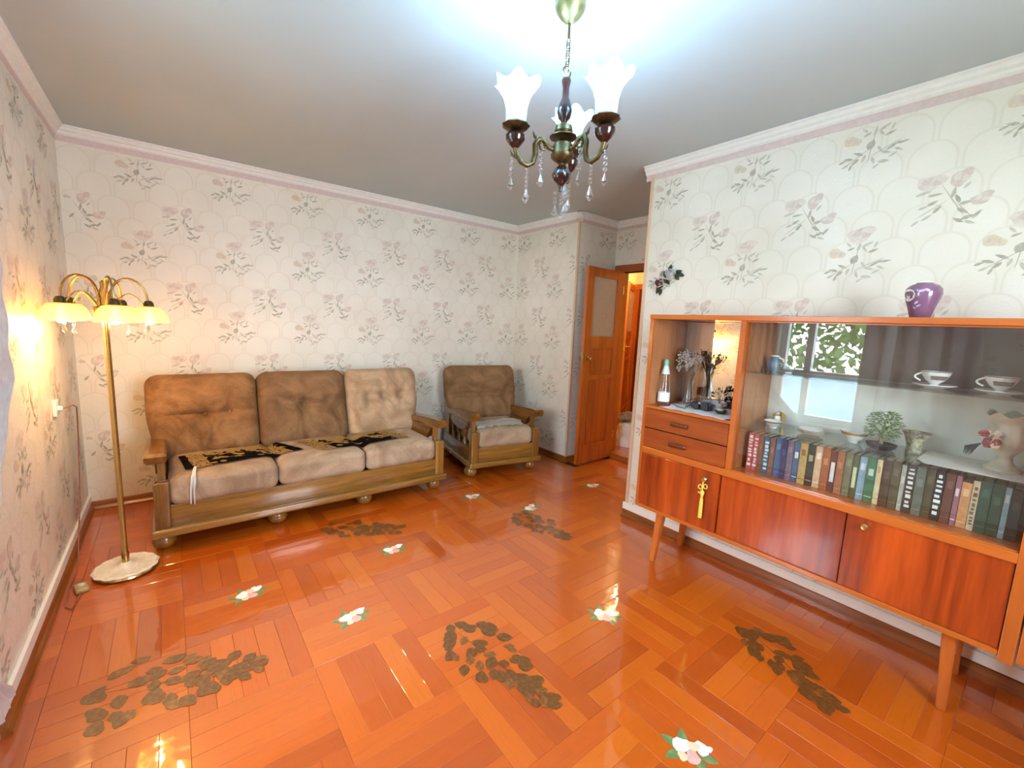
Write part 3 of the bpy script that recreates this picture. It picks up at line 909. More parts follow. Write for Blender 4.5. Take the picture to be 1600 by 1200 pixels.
# bag on the hall floor
M_bag = plain('bag_cloth', C8(236, 230, 220), 0.7, spread=0.05, scale=12, bump=0.3)
bag = thing('tote_bag', 'white tote bag with grey straps on the hall floor', 'bag', (4.72, -0.93, 0.058), 0.6)
def bagfn(w, d, h):
    bm = B()
    bmesh.ops.create_cube(bm, size=2.0)
    bmesh.ops.subdivide_edges(bm, edges=bm.edges[:], cuts=8, use_grid_fill=True)
    for v in bm.verts:
        x, y, z = v.co
        k = (z + 1) / 2
        n = mnoise.noise(Vector((x * 2, y * 2, z * 2.3))) * 0.03
        v.co = (x * w * (1 - 0.12 * k) * (1 - 0.08 * y * y) + n, y * d * (1 - 0.35 * k) * (1 - 0.1 * x * x) + n, k * h + n * 0.4 * k)
    return bm
obj('body', bagfn(0.21, 0.12, 0.27), M_bag, bag, True, angle=70)
for s in (-1, 1):
    obj('strap', tube(B(), [(-0.12, s * 0.115, 0.24), (-0.11, s * 0.15, 0.12), (0.0, s * 0.16, 0.07), (0.11, s * 0.15, 0.12), (0.12, s * 0.115, 0.24)], 0.010, 8), plain('strap_grey', C8(168, 156, 146), 0.7), bag, True)
sc = obj('folded_scarf', sheet(B(), lambda u, v: (4.72 + (u - 0.5) * 0.34 + 0.02 * math.sin(v * 9), -0.93 + (v - 0.5) * 0.24 + 0.02 * math.sin(u * 11), 0.355 + 0.05 * math.sin(u * PI) * math.sin(v * PI) + 0.012 * math.sin(u * 23 + v * 14)), 24, 16, 0.02), plain('scarf_wool', C8(132, 116, 104), 0.9, spread=0.3, scale=18), None, True)
tag(sc, 'grey brown scarf heaped on the white bag in the hall', 'scarf')

# ------------------------------------------------------------------ sofa and armchair
def cushion(w, t, h, r, bulge=0.25, tufts=(), crease=None, taper=(0, 0), wr=0.006, seed=0, cuts=26):
    """upholstered pad: x -w/2..w/2, y -t/2..t/2 (front at -y), z 0..h"""
    bm = B()
    bmesh.ops.create_cube(bm, size=2.0)
    bmesh.ops.subdivide_edges(bm, edges=bm.edges[:], cuts=cuts, use_grid_fill=True)
    hx, hy, hz = w / 2, t / 2, h / 2
    for v in bm.verts:
        p = Vector((v.co.x * hx, v.co.y * hy, v.co.z * hz))
        q = Vector((max(-hx + r, min(hx - r, p.x)), max(-hy + r * 0.8, min(hy - r * 0.8, p.y)), max(-hz + r, min(hz - r, p.z))))
        d = p - q
        if d.length > 1e-6:
            m = max(abs(d.x) / r, abs(d.y) / (r * 0.8), abs(d.z) / r)
            p = q + d.normalized() * (m * r if d.length > 0 else 0)
        u, k = p.x / hx, p.z / hz
        p.y *= 1 - bulge + bulge * (1 - min(1, abs(u)) ** 4) * (1 - min(1, abs(k)) ** 4)
        if p.y < 0.2 * hy:
            f = smoothstep(0.2 * hy, -0.5 * hy, p.y)
            for (tx, tz, dp, s) in tufts:
                g = math.exp(-(((u - tx) * hx) ** 2 + ((k - tz) * hz) ** 2) / (s * s))
                p.y += f * dp * g
                if dp > 0.02:
                    dx_, dz_ = (u - tx) * hx, (k - tz) * hz
                    g2 = math.exp(-(dx_ * dx_ + dz_ * dz_) / 0.0196)
                    p.y += f * 0.009 * g2 * (1 - g) * math.cos(7 * math.atan2(dz_, dx_) + seed)
            if crease:
                z0, dp, s, lo, hi = crease
                mk = smoothstep(lo - 0.25, lo, u) * (1 - smoothstep(hi, hi + 0.25, u))
                p.y += f * dp * mk * math.exp(-(((k - z0) * hz) ** 2) / (s * s))
            p.y += f * wr * mnoise.noise(Vector((p.x * 16 + seed, p.z * 16, seed)))
            p.y += f * wr * 1.6 * mnoise.noise(Vector((p.x * 5 + p.z * 9 + seed, p.z * 3, seed * 2)))
        low = 1 - smoothstep(-1.0, 0.15, k)
        if p.x < 0:
            p.x *= 1 - taper[0] * low
        else:
            p.x *= 1 - taper[1] * low
        p.z += hz
        v.co = p
    bmesh.ops.recalc_face_normals(bm, faces=bm.faces)
    return bm

SEAT_BVH = {}
def seat_unit(name, label, cat, loc, rz, W, n, back_mats, seat_mats, feet):
    t = thing(name, label, cat, loc, rz)
    hw = W / 2
    obj('base_rail', bx(-hw, hw, 0.0, 0.86, 0.105, 0.155, 0.016, 4), M_oak, t, True)
    obj('apron', bx(-hw + 0.05, hw - 0.05, 0.035, 0.06, 0.15, 0.285, 0.004), M_oak, t, True)
    for s in (-1, 1):
        a, b = sorted((s * (hw - 0.018), s * (hw - 0.092)))
        obj('post', bx(a, b, 0.022, 0.085, 0.15, 0.43, 0.010, 3), M_oak_z, t, True)
        a, b = sorted((s * (hw - 0.042), s * (hw - 0.078)))
        obj('arm_support', bx(a, b, 0.085, 0.125, 0.28, 0.55, 0.004), M_oak_z, t, True)
        # arm: thick rounded cap on a board that sweeps back
        xo, xi = s * (hw + 0.012), s * (hw - 0.088)
        a, b = sorted((xo, xi))
        prof = [(0.012, 0.560), (0.008, 0.585), (0.022, 0.602), (0.10, 0.604), (0.30, 0.588), (0.50, 0.566), (0.64, 0.556), (0.64, 0.51), (0.50, 0.512), (0.30, 0.53), (0.16, 0.536), (0.06, 0.538), (0.022, 0.542)]
        bm = B()
        prism(bm, prof, b - a, 'x', a)
        bmesh.ops.bevel(bm, geom=[e for e in bm.edges if abs(e.verts[0].co.x - e.verts[1].co.x) < 1e-6], offset=0.008, segments=2, affect='EDGES')
        obj('arm', bm, M_oak_y, t, True)
        a, b = sorted((s * (hw - 0.03), s * (hw - 0.08)))
        prof = [(0.10, 0.545), (0.16, 0.50), (0.22, 0.43), (0.30, 0.40), (0.42, 0.40), (0.56, 0.42), (0.66, 0.52), (0.64, 0.54), (0.30, 0.545)]
        bm = B()
        prism(bm, prof, b - a, 'x', a)
        obj('arm_bracket', bm, M_oak_y, t, True)
        # open side with curved uprights
        obj('side_board', bx(a, b, 0.08, 0.80, 0.15, 0.27, 0.004), M_oak_y, t, True)
        for y in (0.26, 0.40, 0.55):
            pts = [(s * (hw - 0.055), y + 0.03 * math.sin(q * PI), 0.26 + 0.16 * q) for q in (0, 0.25, 0.5, 0.75, 1.0)]
            obj('side_baluster', tube(B(), pts, [0.016, 0.022, 0.014, 0.022, 0.016], 10), M_oak_z, t, True)
        bm = B()
        prism(bm, [(0.68, 0.15), (0.76, 0.15), (0.88, 0.84), (0.83, 0.86), (0.80, 0.82), (0.66, 0.5)], 0.04, 'x', s * (hw - 0.055) - 0.02)
        obj('back_post', bm, M_oak_z, t, True)
    bm = B()
    prism(bm, [(0.70, 0.26), (0.73, 0.26), (0.87, 0.82), (0.84, 0.83)], 2 * hw - 0.12, 'x', -hw + 0.06)
    obj('back_panel', bm, M_oak, t)
    obj('seat_board', bx(-hw + 0.05, hw - 0.05, 0.06, 0.74, 0.25, 0.272), M_oak, t)
    for (fx, fy) in feet:
        obj('foot', lathe(B(), [(0, 0), (0.030, 0.0), (0.052, 0.018), (0.062, 0.045), (0.056, 0.072), (0.038, 0.092), (0.034, 0.106), (0, 0.106)], 20), M_oak_z, t, True, (fx, fy, 0))
    iw = (W - 0.165) / n
    bvh = []
    for k in range(n):
        cx = -hw + 0.0825 + iw * (k + 0.5)
        bm = cushion(iw - 0.004, 0.175, 0.60, 0.055, 0.12, wr=0.004, seed=k * 3 + W, cuts=22)
        bmesh.ops.transform(bm, matrix=Matrix.Translation((cx, 0.02, 0.36)) @ Matrix.Rotation(PI / 2, 4, 'X') @ Matrix.Diagonal((1, 1, -1, 1)), verts=bm.verts)
        bmesh.ops.recalc_face_normals(bm, faces=bm.faces)
        bvh.append(BVHTree.FromBMesh(bm))
        obj('seat_cushion', bm, seat_mats[k], t, True, angle=80)
    bw = (W + 0.03) / n
    for k in range(n):
        cx = -hw - 0.015 + bw * (k + 0.5)
        tf, cr = back_mats[k][1], back_mats[k][2]
        bm = cushion(bw - 0.002, 0.19, 0.575, 0.075, 0.16, tf, cr, (0.13 if k == 0 else 0, 0.13 if k == n - 1 else 0), 0.008, k * 5 + W, 34)
        o = obj('back_cushion', bm, back_mats[k][0], t, True, (cx, 0.575, 0.40), (-0.26, 0, 0), angle=80)
        for (tx, tz, dp, s) in tf:
            if dp > 0.025:
                yb_ = -0.095 + dp * 0.9
                obj('button', ball(B(), (tx * bw / 2, yb_, 0.2875 * (1 + tz)), 0.011, 2, (1, 0.5, 1)), back_mats[k][0], o, True)
    SEAT_BVH[name] = (t, bvh)
    return t

T1 = (((0.0, 0.02, 0.034, 0.05), (0.45, 0.02, 0.034, 0.05)), (0.02, 0.026, 0.016, -0.7, 0.85))
T2 = (((0.0, 0.05, 0.05, 0.05), (-0.5, 0.05, 0.014, 0.05), (0.5, 0.10, 0.02, 0.04)), (0.05, 0.014, 0.02, -0.3, 0.6))
T3 = (((-0.45, 0.12, 0.05, 0.038), (0.0, 0.16, 0.05, 0.038), (0.45, 0.18, 0.05, 0.038)), None)
W_SOFA = 1.885
sofa = seat_unit('sofa', 'three-seat brown velvet sofa with carved oak frame and bun feet', 'sofa', (1.302, -1.0, 0), 0, W_SOFA, 3,
                 [(M_velvet,) + T1, (M_velvet2,) + T2, (M_velvet3,) + T3], [M_velvet_seat] * 3,
                 [(-0.89, 0.13), (-0.29, 0.13), (0.30, 0.13), (0.885, 0.13), (-0.89, 0.76), (0.885, 0.76)])
TC = (((0.35, -0.06, 0.016, 0.05),), (-0.06, 0.030, 0.017, -0.8, 0.95))
chair = seat_unit('armchair', 'brown velvet armchair with oak frame in the far corner', 'armchair', (2.895, -0.972, 0), -0.175, 0.74, 1,
                  [(M_velvet2,) + TC], [M_velvet_seat], [(-0.31, 0.13), (0.31, 0.13), (-0.31, 0.76), (0.31, 0.76)])

def drop(name, x, y, z=0.46):
    t, bv = SEAT_BVH[name]
    M = Matrix.Translation(t.location) @ Matrix.Rotation(t.rotation_euler.z, 4, 'Z')
    p = M.inverted() @ Vector((x, y, 1.5))
    best = None
    for b in bv:
        h = b.ray_cast(p, Vector((0, 0, -1)))
        if h[0] is not None and (best is None or h[0].z > best):
            best = h[0].z
    return best

def throw_cloth(name, seat, label, cat, quad, mat, nu=44, nv=18, thick=0.005, lift=0.009, wav=0.003, edge=0.0):
    fl, frr, br, bl = [Vector(q) for q in quad]
    H0 = {}
    bm = B()
    uvl = bm.loops.layers.uv.new('UVMap')
    g = []
    zs = []
    for i in range(nu + 1):
        row = []
        for j in range(nv + 1):
            u, v = i / nu, j / nv
            p = fl * (1 - u) * (1 - v) + frr * u * (1 - v) + br * u * v + bl * (1 - u) * v
            p = p + Vector((0, edge * math.sin(u * 40) * (1 - v)))
            z = drop(seat, p.x, p.y)
            row.append([p, z])
        g.append(row)
    allz = [c[1] for r in g for c in r if c[1] is not None]
    mn = max(allz) - 0.05
    for r in g:
        for c in r:
            c[1] = max(c[1] if c[1] is not None else 0, mn)
    for _ in range(3):
        g2 = [[c[1] for c in r] for r in g]
        for i in range(nu + 1):
            for j in range(nv + 1):
                nb = [g2[a][b] for a in (i - 1, i, i + 1) for b in (j - 1, j, j + 1) if 0 <= a <= nu and 0 <= b <= nv]
                g[i][j][1] = max(g2[i][j], sum(nb) / len(nb))
    vs = [[bm.verts.new((c[0].x, c[0].y, c[1] + lift + wav * mnoise.noise(Vector((c[0].x * 18, c[0].y * 18, 0))))) for c in r] for r in g]
    for i in range(nu):
        for j in range(nv):
            f = bm.faces.new((vs[i][j], vs[i + 1][j], vs[i + 1][j + 1], vs[i][j + 1]))
            for lp, (a, b) in zip(f.loops, ((i, j), (i + 1, j), (i + 1, j + 1), (i, j + 1))):
                lp[uvl].uv = (a / nu, b / nv)
    bmesh.ops.solidify(bm, geom=bm.faces[:], thickness=thick)
    o = obj(name, bm, mat, None, True, angle=70)
    return tag(o, label, cat)

def throw_mat(name, seed, bands):
    t = NT(name)
    uv = t.n('ShaderNodeUVMap').outputs[0]
    sep = t.n('ShaderNodeSeparateXYZ')
    t.l(uv, sep.inputs[0])
    u, v = sep.outputs[0], sep.outputs[1]
    big = t.noise(t.mapping(uv, (5.0, 3.2, 1), (seed, seed, 0)), 1.0, 4.0, 0.6, 1.5)
    m1 = t.math('MULTIPLY', t.math('GREATER_THAN', t.math('ADD', big, t.math('MULTIPLY', t.math('SUBTRACT', v, 0.5), 0.30)), 0.51), t.math('GREATER_THAN', v, 0.25))
    vor = t.n('ShaderNodeTexVoronoi')
    t.l(t.mapping(uv, (7.0, 4.0, 1), (seed, 0.3, 0)), vor.inputs['Vector'])
    vor.inputs['Scale'].default_value = 1.0
    m2 = t.math('MULTIPLY', t.math('LESS_THAN', vor.outputs['Distance'], 0.20), t.math('LESS_THAN', v, 0.45))
    gold = t.math('MAXIMUM', m1, m2)
    fine = t.noise(t.mapping(uv, (60.0, 18.0, 1)), 1.0, 2.0, 0.5, 1.0)
    for (a, b, kind) in bands:
        ins = t.math('MULTIPLY', t.math('GREATER_THAN', u, a), t.math('LESS_THAN', u, b))
        if kind == 'gold':
            gold = t.math('MAXIMUM', t.math('MULTIPLY', gold, t.math('SUBTRACT', 1.0, ins)), t.math('MULTIPLY', ins, t.math('GREATER_THAN', fine, 0.42)))
        else:
            gold = t.math('MULTIPLY', gold, t.math('SUBTRACT', 1.0, ins))
    t.l(t.mix(gold, C8(24, 16, 14), C8(218, 176, 110)), t.b.inputs['Base Color'])
    t.set(Roughness=0.85, Specular_IOR_Level=0.15)
    t.bump(t.noise(t.obj(), 260.0, 2.0), 0.3, 0.003)
    return t.m
throw_cloth('throw', 'sofa', 'black and gold patterned throw with white ties over the lamp-side seats', 'throw', ((0.53, -0.895), (1.20, -0.80), (1.08, -0.515), (0.50, -0.58)),
            throw_mat('throw_black_gold', 1.3, ((0.0, 0.06, 'k'), (0.07, 0.20, 'gold'), (0.78, 0.90, 'gold'), (0.94, 1.0, 'k'))))
throw_cloth('throw', 'sofa', 'black and gold patterned throw over the seat by the armchair', 'throw', ((1.30, -0.88), (1.98, -0.85), (1.88, -0.56), (1.20, -0.58)),
            throw_mat('throw_black_gold_second', 4.1, ((0.0, 0.16, 'gold'), (0.86, 1.0, 'gold'))))
rb = thing('white_tie', 'white ribbon ties hanging over the front of the lamp-side seat', 'ribbon', (0.555, -0.988, 0.436))
M_rib = plain('ribbon_white', C8(214, 212, 208), 0.7, spread=0.04)
for k, (dx, ln) in enumerate(((0.0, 0.155), (0.018, 0.16))):
    pts = [(0.02 + dx * 0.3, 0.11, 0.030), (0.012 + dx * 0.4, 0.05, 0.024), (0.004 + dx * 0.6, 0.0, 0.004), (0.0 + dx * 0.8, -0.008, -0.02), (-0.006 + dx * 0.8, -0.004, -0.07), (-0.01 + dx, 0.0, -ln)]
    obj('ribbon', tube(B(), pts, [0.006, 0.007, 0.008, 0.008, 0.006, 0.003], 6), M_rib, rb, True)
M_doily = plain('doily_white', C8(240, 232, 218), 0.8, spread=0.06, scale=90, bump=0.4)
c_, s_ = math.cos(-0.175), math.sin(-0.175)
def ch(x, y):
    return (2.895 + x * c_ - y * s_, -0.972 + x * s_ + y * c_)
throw_cloth('seat_cloth', 'armchair', 'crumpled white cloth on the armchair seat', 'cloth', (ch(-0.27, 0.075), ch(0.19, 0.065), ch(0.28, 0.30), ch(-0.25, 0.31)), M_doily, 34, 18, 0.006, 0.014, 0.012, 0.012)

# ------------------------------------------------------------------ brass floor lamp
LX, LY = 0.25, -1.06
lamp = thing('floor_lamp', 'brass floor lamp with five cream shades and crystal drops beside the sofa', 'floor lamp', (LX, LY, 0))
M_porc = plain('lamp_base_porcelain', C8(244, 234, 214), 0.25, spread=0.08, scale=40, bump=0.5)
sc12 = lambda a, i: 1 + (0.025 * math.sin(a * 14) if i in (1, 2, 3) else 0)
base = obj('base', lathe(B(), [(0, 0.018), (0.134, 0.018), (0.138, 0.026), (0.128, 0.034), (0.112, 0.031), (0.07, 0.034), (0.03, 0.040), (0.018, 0.052), (0, 0.052)], 56, squash=sc12), M_porc, lamp, True)
obj('base_rim', lathe(B(), [(0, 0.0), (0.122, 0.0), (0.136, 0.010), (0.132, 0.020), (0.0, 0.020)], 48), M_brass, base, True)
obj('pole', lathe(B(), [(0.016, 0.04), (0.016, 0.10), (0.0125, 0.11), (0.0125, 1.30), (0.014, 1.31), (0.014, 1.36)], 16), M_brass, lamp, True)
obj('hub', lathe(B(), [(0.0, 1.335), (0.018, 1.34), (0.040, 1.355), (0.046, 1.38), (0.036, 1.40), (0.018, 1.41), (0.014, 1.44), (0.020, 1.46), (0.010, 1.50), (0.012, 1.52), (0, 1.53)], 20), M_brass, lamp, True)
t = NT('lamp_shade_cream')
df = t.n('ShaderNodeBsdfTranslucent')
df.inputs[0].default_value = C8(255, 236, 180)
d2 = t.n('ShaderNodeBsdfDiffuse')
t.l(t.ramp(t.noise(t.obj(), 30.0), [(0.3, C8(244, 224, 170)), (0.7, C8(252, 236, 190))]), d2.inputs[0])
tp = t.n('ShaderNodeBsdfTransparent')
tp.inputs[0].default_value = (1.0, 0.85, 0.55, 1)
m1 = t.n('ShaderNodeMixShader')
m1.inputs[0].default_value = 0.45
t.l(df.outputs[0], m1.inputs[1]); t.l(d2.outputs[0], m1.inputs[2])
m2 = t.n('ShaderNodeMixShader')
m2.inputs[0].default_value = 0.30
t.l(m1.outputs[0], m2.inputs[1]); t.l(tp.outputs[0], m2.inputs[2])
t.l(m2.outputs[0], t.out.inputs[0])
M_lshade = t.m
M_bulbw = emit_mat('warm_bulb', (1.0, 0.78, 0.42, 1), 8.0)

def crystal_drop(parent, name, p, n_beads, rb_, ln):
    bm = B()
    z = p[2]
    for k in range(n_beads):
        ball(bm, (p[0], p[1], z - rb_), rb_, 1)
        z -= rb_ * 2.25
    bmesh.ops.create_cone(bm, segments=8, radius1=ln * 0.26, radius2=0.001, depth=ln * 0.62, cap_ends=True, matrix=Matrix.Translation((p[0], p[1], z - ln * 0.31)))
    bmesh.ops.create_cone(bm, segments=8, radius1=0.001, radius2=ln * 0.26, depth=ln * 0.30, cap_ends=True, matrix=Matrix.Translation((p[0], p[1], z - ln * 0.77)))
    return obj(name, bm, M_crystal, parent)

lv = Vector((CAM_POS.x - LX, CAM_POS.y - LY, 0)).normalized()
lr = Vector((-lv.y, lv.x, 0))      # to the right as seen from the camera
R_L = 0.170
for k, deg in enumerate((12, 84, 156, -132, -60)):
    a = math.radians(deg)
    d = lv * math.cos(a) + lr * math.sin(a)
    pts = []
    for q in range(15):
        s = q / 14
        r = 0.02 + (R_L - 0.02) * (1 - math.cos(s * PI)) / 2 if q else 0.02
        z = 1.405 + 0.125 * math.sin(min(1, s * 1.06) * PI) ** 0.8 + 0.03 * s
        pts.append(d * r + Vector((0, 0, z)))
    pts[-1] = d * R_L + Vector((0, 0, 1.435))
    arm = obj('arm', tube(B(), pts, 0.0055, 8), M_brass, lamp, True)
    low = [d * (0.03 + 0.13 * q / 8) + Vector((0, 0, 1.40 + 0.07 * math.sin(q / 8 * PI))) for q in range(9)]
    obj('scroll', tube(B(), low, 0.0035, 6), M_brass, arm, True)
    c = d * R_L
    cap = obj('socket_cap', lathe(B(), [(0.0, 1.442), (0.012, 1.44), (0.020, 1.43), (0.023, 1.405), (0.026, 1.40), (0.0, 1.40)], 18, (c.x, c.y, 0)), M_abrass, lamp, True)
    obj('shade', lathe(B(), [(0.020, 1.412), (0.045, 1.405), (0.064, 1.385), (0.076, 1.355), (0.080, 1.33), (0.078, 1.33), (0.074, 1.355), (0.062, 1.382), (0.044, 1.401), (0.020, 1.408)], 28, (c.x, c.y, 0)), M_lshade, lamp, True)
    obj('bulb', lathe(B(), [(0.0, 1.318), (0.014, 1.322), (0.021, 1.338), (0.017, 1.36), (0.011, 1.378), (0.011, 1.40), (0, 1.40)], 14, (c.x, c.y, 0)), M_bulbw, lamp, True)
    crystal_drop(lamp, 'crystal_drop', (c.x * 0.72 + 0.012, c.y * 0.72, 1.47), 4, 0.007, 0.03)
    e = d * (R_L * 0.9) + Vector((-d.y, d.x, 0)) * 0.05
    crystal_drop(lamp, 'crystal_drop', (e.x, e.y, 1.335), 2, 0.007, 0.04)
    L = bpy.data.lights.new('floor_lamp_light', 'POINT')
    L.energy, L.color, L.shadow_soft_size = LAMP_W, LAMP_C, 0.02
    lo = bpy.data.objects.new('floor_lamp_light', L)
    COL.objects.link(lo)
    lo.parent = lamp
    lo.location = (c.x, c.y, 1.306)

# socket, cord, foot switch
sk = thing('wall_socket', 'white wall socket with a plug behind the floor lamp', 'socket', (0.0, -0.80, 0.865))
obj('plate', bx(0.0, 0.016, -0.04, 0.04, -0.042, 0.042, 0.006, 3), M_white, sk, True)
obj('plug', lathe(B(), [(0, 0), (0.015, 0), (0.015, 0.010), (0.008, 0.018), (0.0, 0.019)], 14), M_white, sk, True, (0.016, 0.0, -0.005), (0, PI / 2, 0))
cord = obj('lamp_cord', tube(B(), [(0.036, -0.80, 0.86), (0.065, -0.74, 0.865), (0.06, -0.60, 0.83), (0.045, -0.50, 0.72), (0.035, -0.47, 0.55), (0.035, -0.54, 0.38), (0.035, -0.62, 0.24), (0.04, -0.78, 0.10), (0.045, -0.86, 0.03), (0.045, -0.95, 0.006), (0.04, -1.12, 0.005), (0.05, -1.30, 0.005), (0.075, -1.34, 0.005), (0.088, -1.26, 0.006), (0.09, -1.20, 0.01)], 0.0032, 6), plain('cord_pinkish', C8(150, 96, 78), 0.5), None, True)
tag(cord, 'thin reddish lamp cord hanging down the wall from the socket', 'cord')
fs_ = thing('foot_switch', 'small beige foot switch on the floor beside the lamp base', 'switch', (0.088, -1.165, 0), 0.25)
obj('body', bx(-0.026, 0.026, -0.040, 0.040, 0.0, 0.026, 0.010, 3), plain('switch_beige', C8(176, 152, 96), 0.4, spread=0.1), fs_, True)
obj('button', lathe(B(), [(0.0, 0.034), (0.013, 0.033), (0.015, 0.024), (0, 0.024)], 16), M_ivory, fs_, True)

# ------------------------------------------------------------------ chandelier
CX, CY = 1.60, -2.855
chd = thing('chandelier', 'brass and dark wood chandelier with three glowing tulip shades and crystal drops', 'chandelier', (CX, CY, 0))
obj('canopy', lathe(B(), [(0, 2.5), (0.050, 2.5), (0.054, 2.475), (0.048, 2.462), (0.052, 2.450), (0.046, 2.435), (0.030, 2.415), (0.012, 2.402), (0, 2.40)], 24), plain('canopy_brass', C8(150, 142, 96), 0.4, 0.8, spread=0.15, scale=50), chd, True)
obj('rod', tube(B(), [(0, 0, 2.405), (0, 0, 2.352)], 0.0045, 8), M_abrass, chd, True)
for k in range(6):
    z = 2.345 - k * 0.0165
    pts = []
    for q in range(17):
        a = 2 * PI * q / 16
        x, zz = 0.0075 * math.cos(a), 0.0125 * math.sin(a)
        pts.append((x, 0, z + zz) if k % 2 else (0, x, z + zz))
    obj('chain_link', tube(B(), pts, 0.0018, 6, False), M_abrass, chd, True)
pts = [(0.016 * math.sin(2 * PI * q / 20) * (1 - 0.35 * math.cos(2 * PI * q / 20)), 0, 2.248 - 0.018 * math.cos(2 * PI * q / 20)) for q in range(21)]
obj('hook', tube(B(), pts, 0.0028, 6, False), M_abrass, chd, True)
obj('stem', lathe(B(), [(0, 2.232), (0.014, 2.230), (0.016, 2.222), (0.011, 2.20), (0.012, 2.17), (0.022, 2.145), (0.026, 2.125), (0.020, 2.104), (0.011, 2.095), (0.010, 2.085), (0, 2.085)], 20), M_dkwood, chd, True)
obj('crown_cup', lathe(B(), [(0.012, 2.088), (0.028, 2.080), (0.032, 2.062), (0.026, 2.052), (0.046, 2.047), (0.047, 2.043), (0.012, 2.040)], 24, squash=lambda a, i: 1 + (0.04 * math.cos(a * 10) if i in (4, 5) else 0)), M_abrass, chd, True)
obj('hub', lathe(B(), [(0.010, 2.042), (0.014, 2.030), (0.032, 2.022), (0.036, 2.010), (0.036, 1.992), (0.041, 1.986), (0.038, 1.976), (0.022, 1.964), (0.012, 1.958), (0.012, 1.948), (0, 1.948)], 24), M_abrass, chd, True)
obj('finial', lathe(B(), [(0, 1.952), (0.014, 1.950), (0.026, 1.938), (0.034, 1.920), (0.028, 1.902), (0.014, 1.892), (0.008, 1.880), (0.006, 1.866), (0, 1.864)], 22), M_dkwood, chd, True)

t = NT('tulip_shade')
df = t.n('ShaderNodeBsdfTranslucent')
df.inputs[0].default_value = (0.34, 0.58, 0.68, 1)
d2 = t.n('ShaderNodeBsdfDiffuse')
t.l(t.ramp(t.noise(t.obj(), 40.0), [(0.3, (0.55, 0.74, 0.80, 1)), (0.7, (0.65, 0.82, 0.88, 1))]), d2.inputs[0])
gl = t.n('ShaderNodeBsdfGlossy')
gl.inputs['Roughness'].default_value = 0.15
tp = t.n('ShaderNodeBsdfTransparent')
m0 = t.n('ShaderNodeMixShader'); m0.inputs[0].default_value = 0.35
t.l(df.outputs[0], m0.inputs[1]); t.l(d2.outputs[0], m0.inputs[2])
m1 = t.n('ShaderNodeMixShader'); m1.inputs[0].default_value = 0.10
t.l(m0.outputs[0], m1.inputs[1]); t.l(gl.outputs[0], m1.inputs[2])
m2 = t.n('ShaderNodeMixShader'); m2.inputs[0].default_value = 0.30
t.l(m1.outputs[0], m2.inputs[1]); t.l(tp.outputs[0], m2.inputs[2])
t.l(m2.outputs[0], t.out.inputs[0])
M_tulip = t.m
M_bulbc = emit_mat('cool_bulb', (0.86, 0.95, 1.0, 1), 6.0)

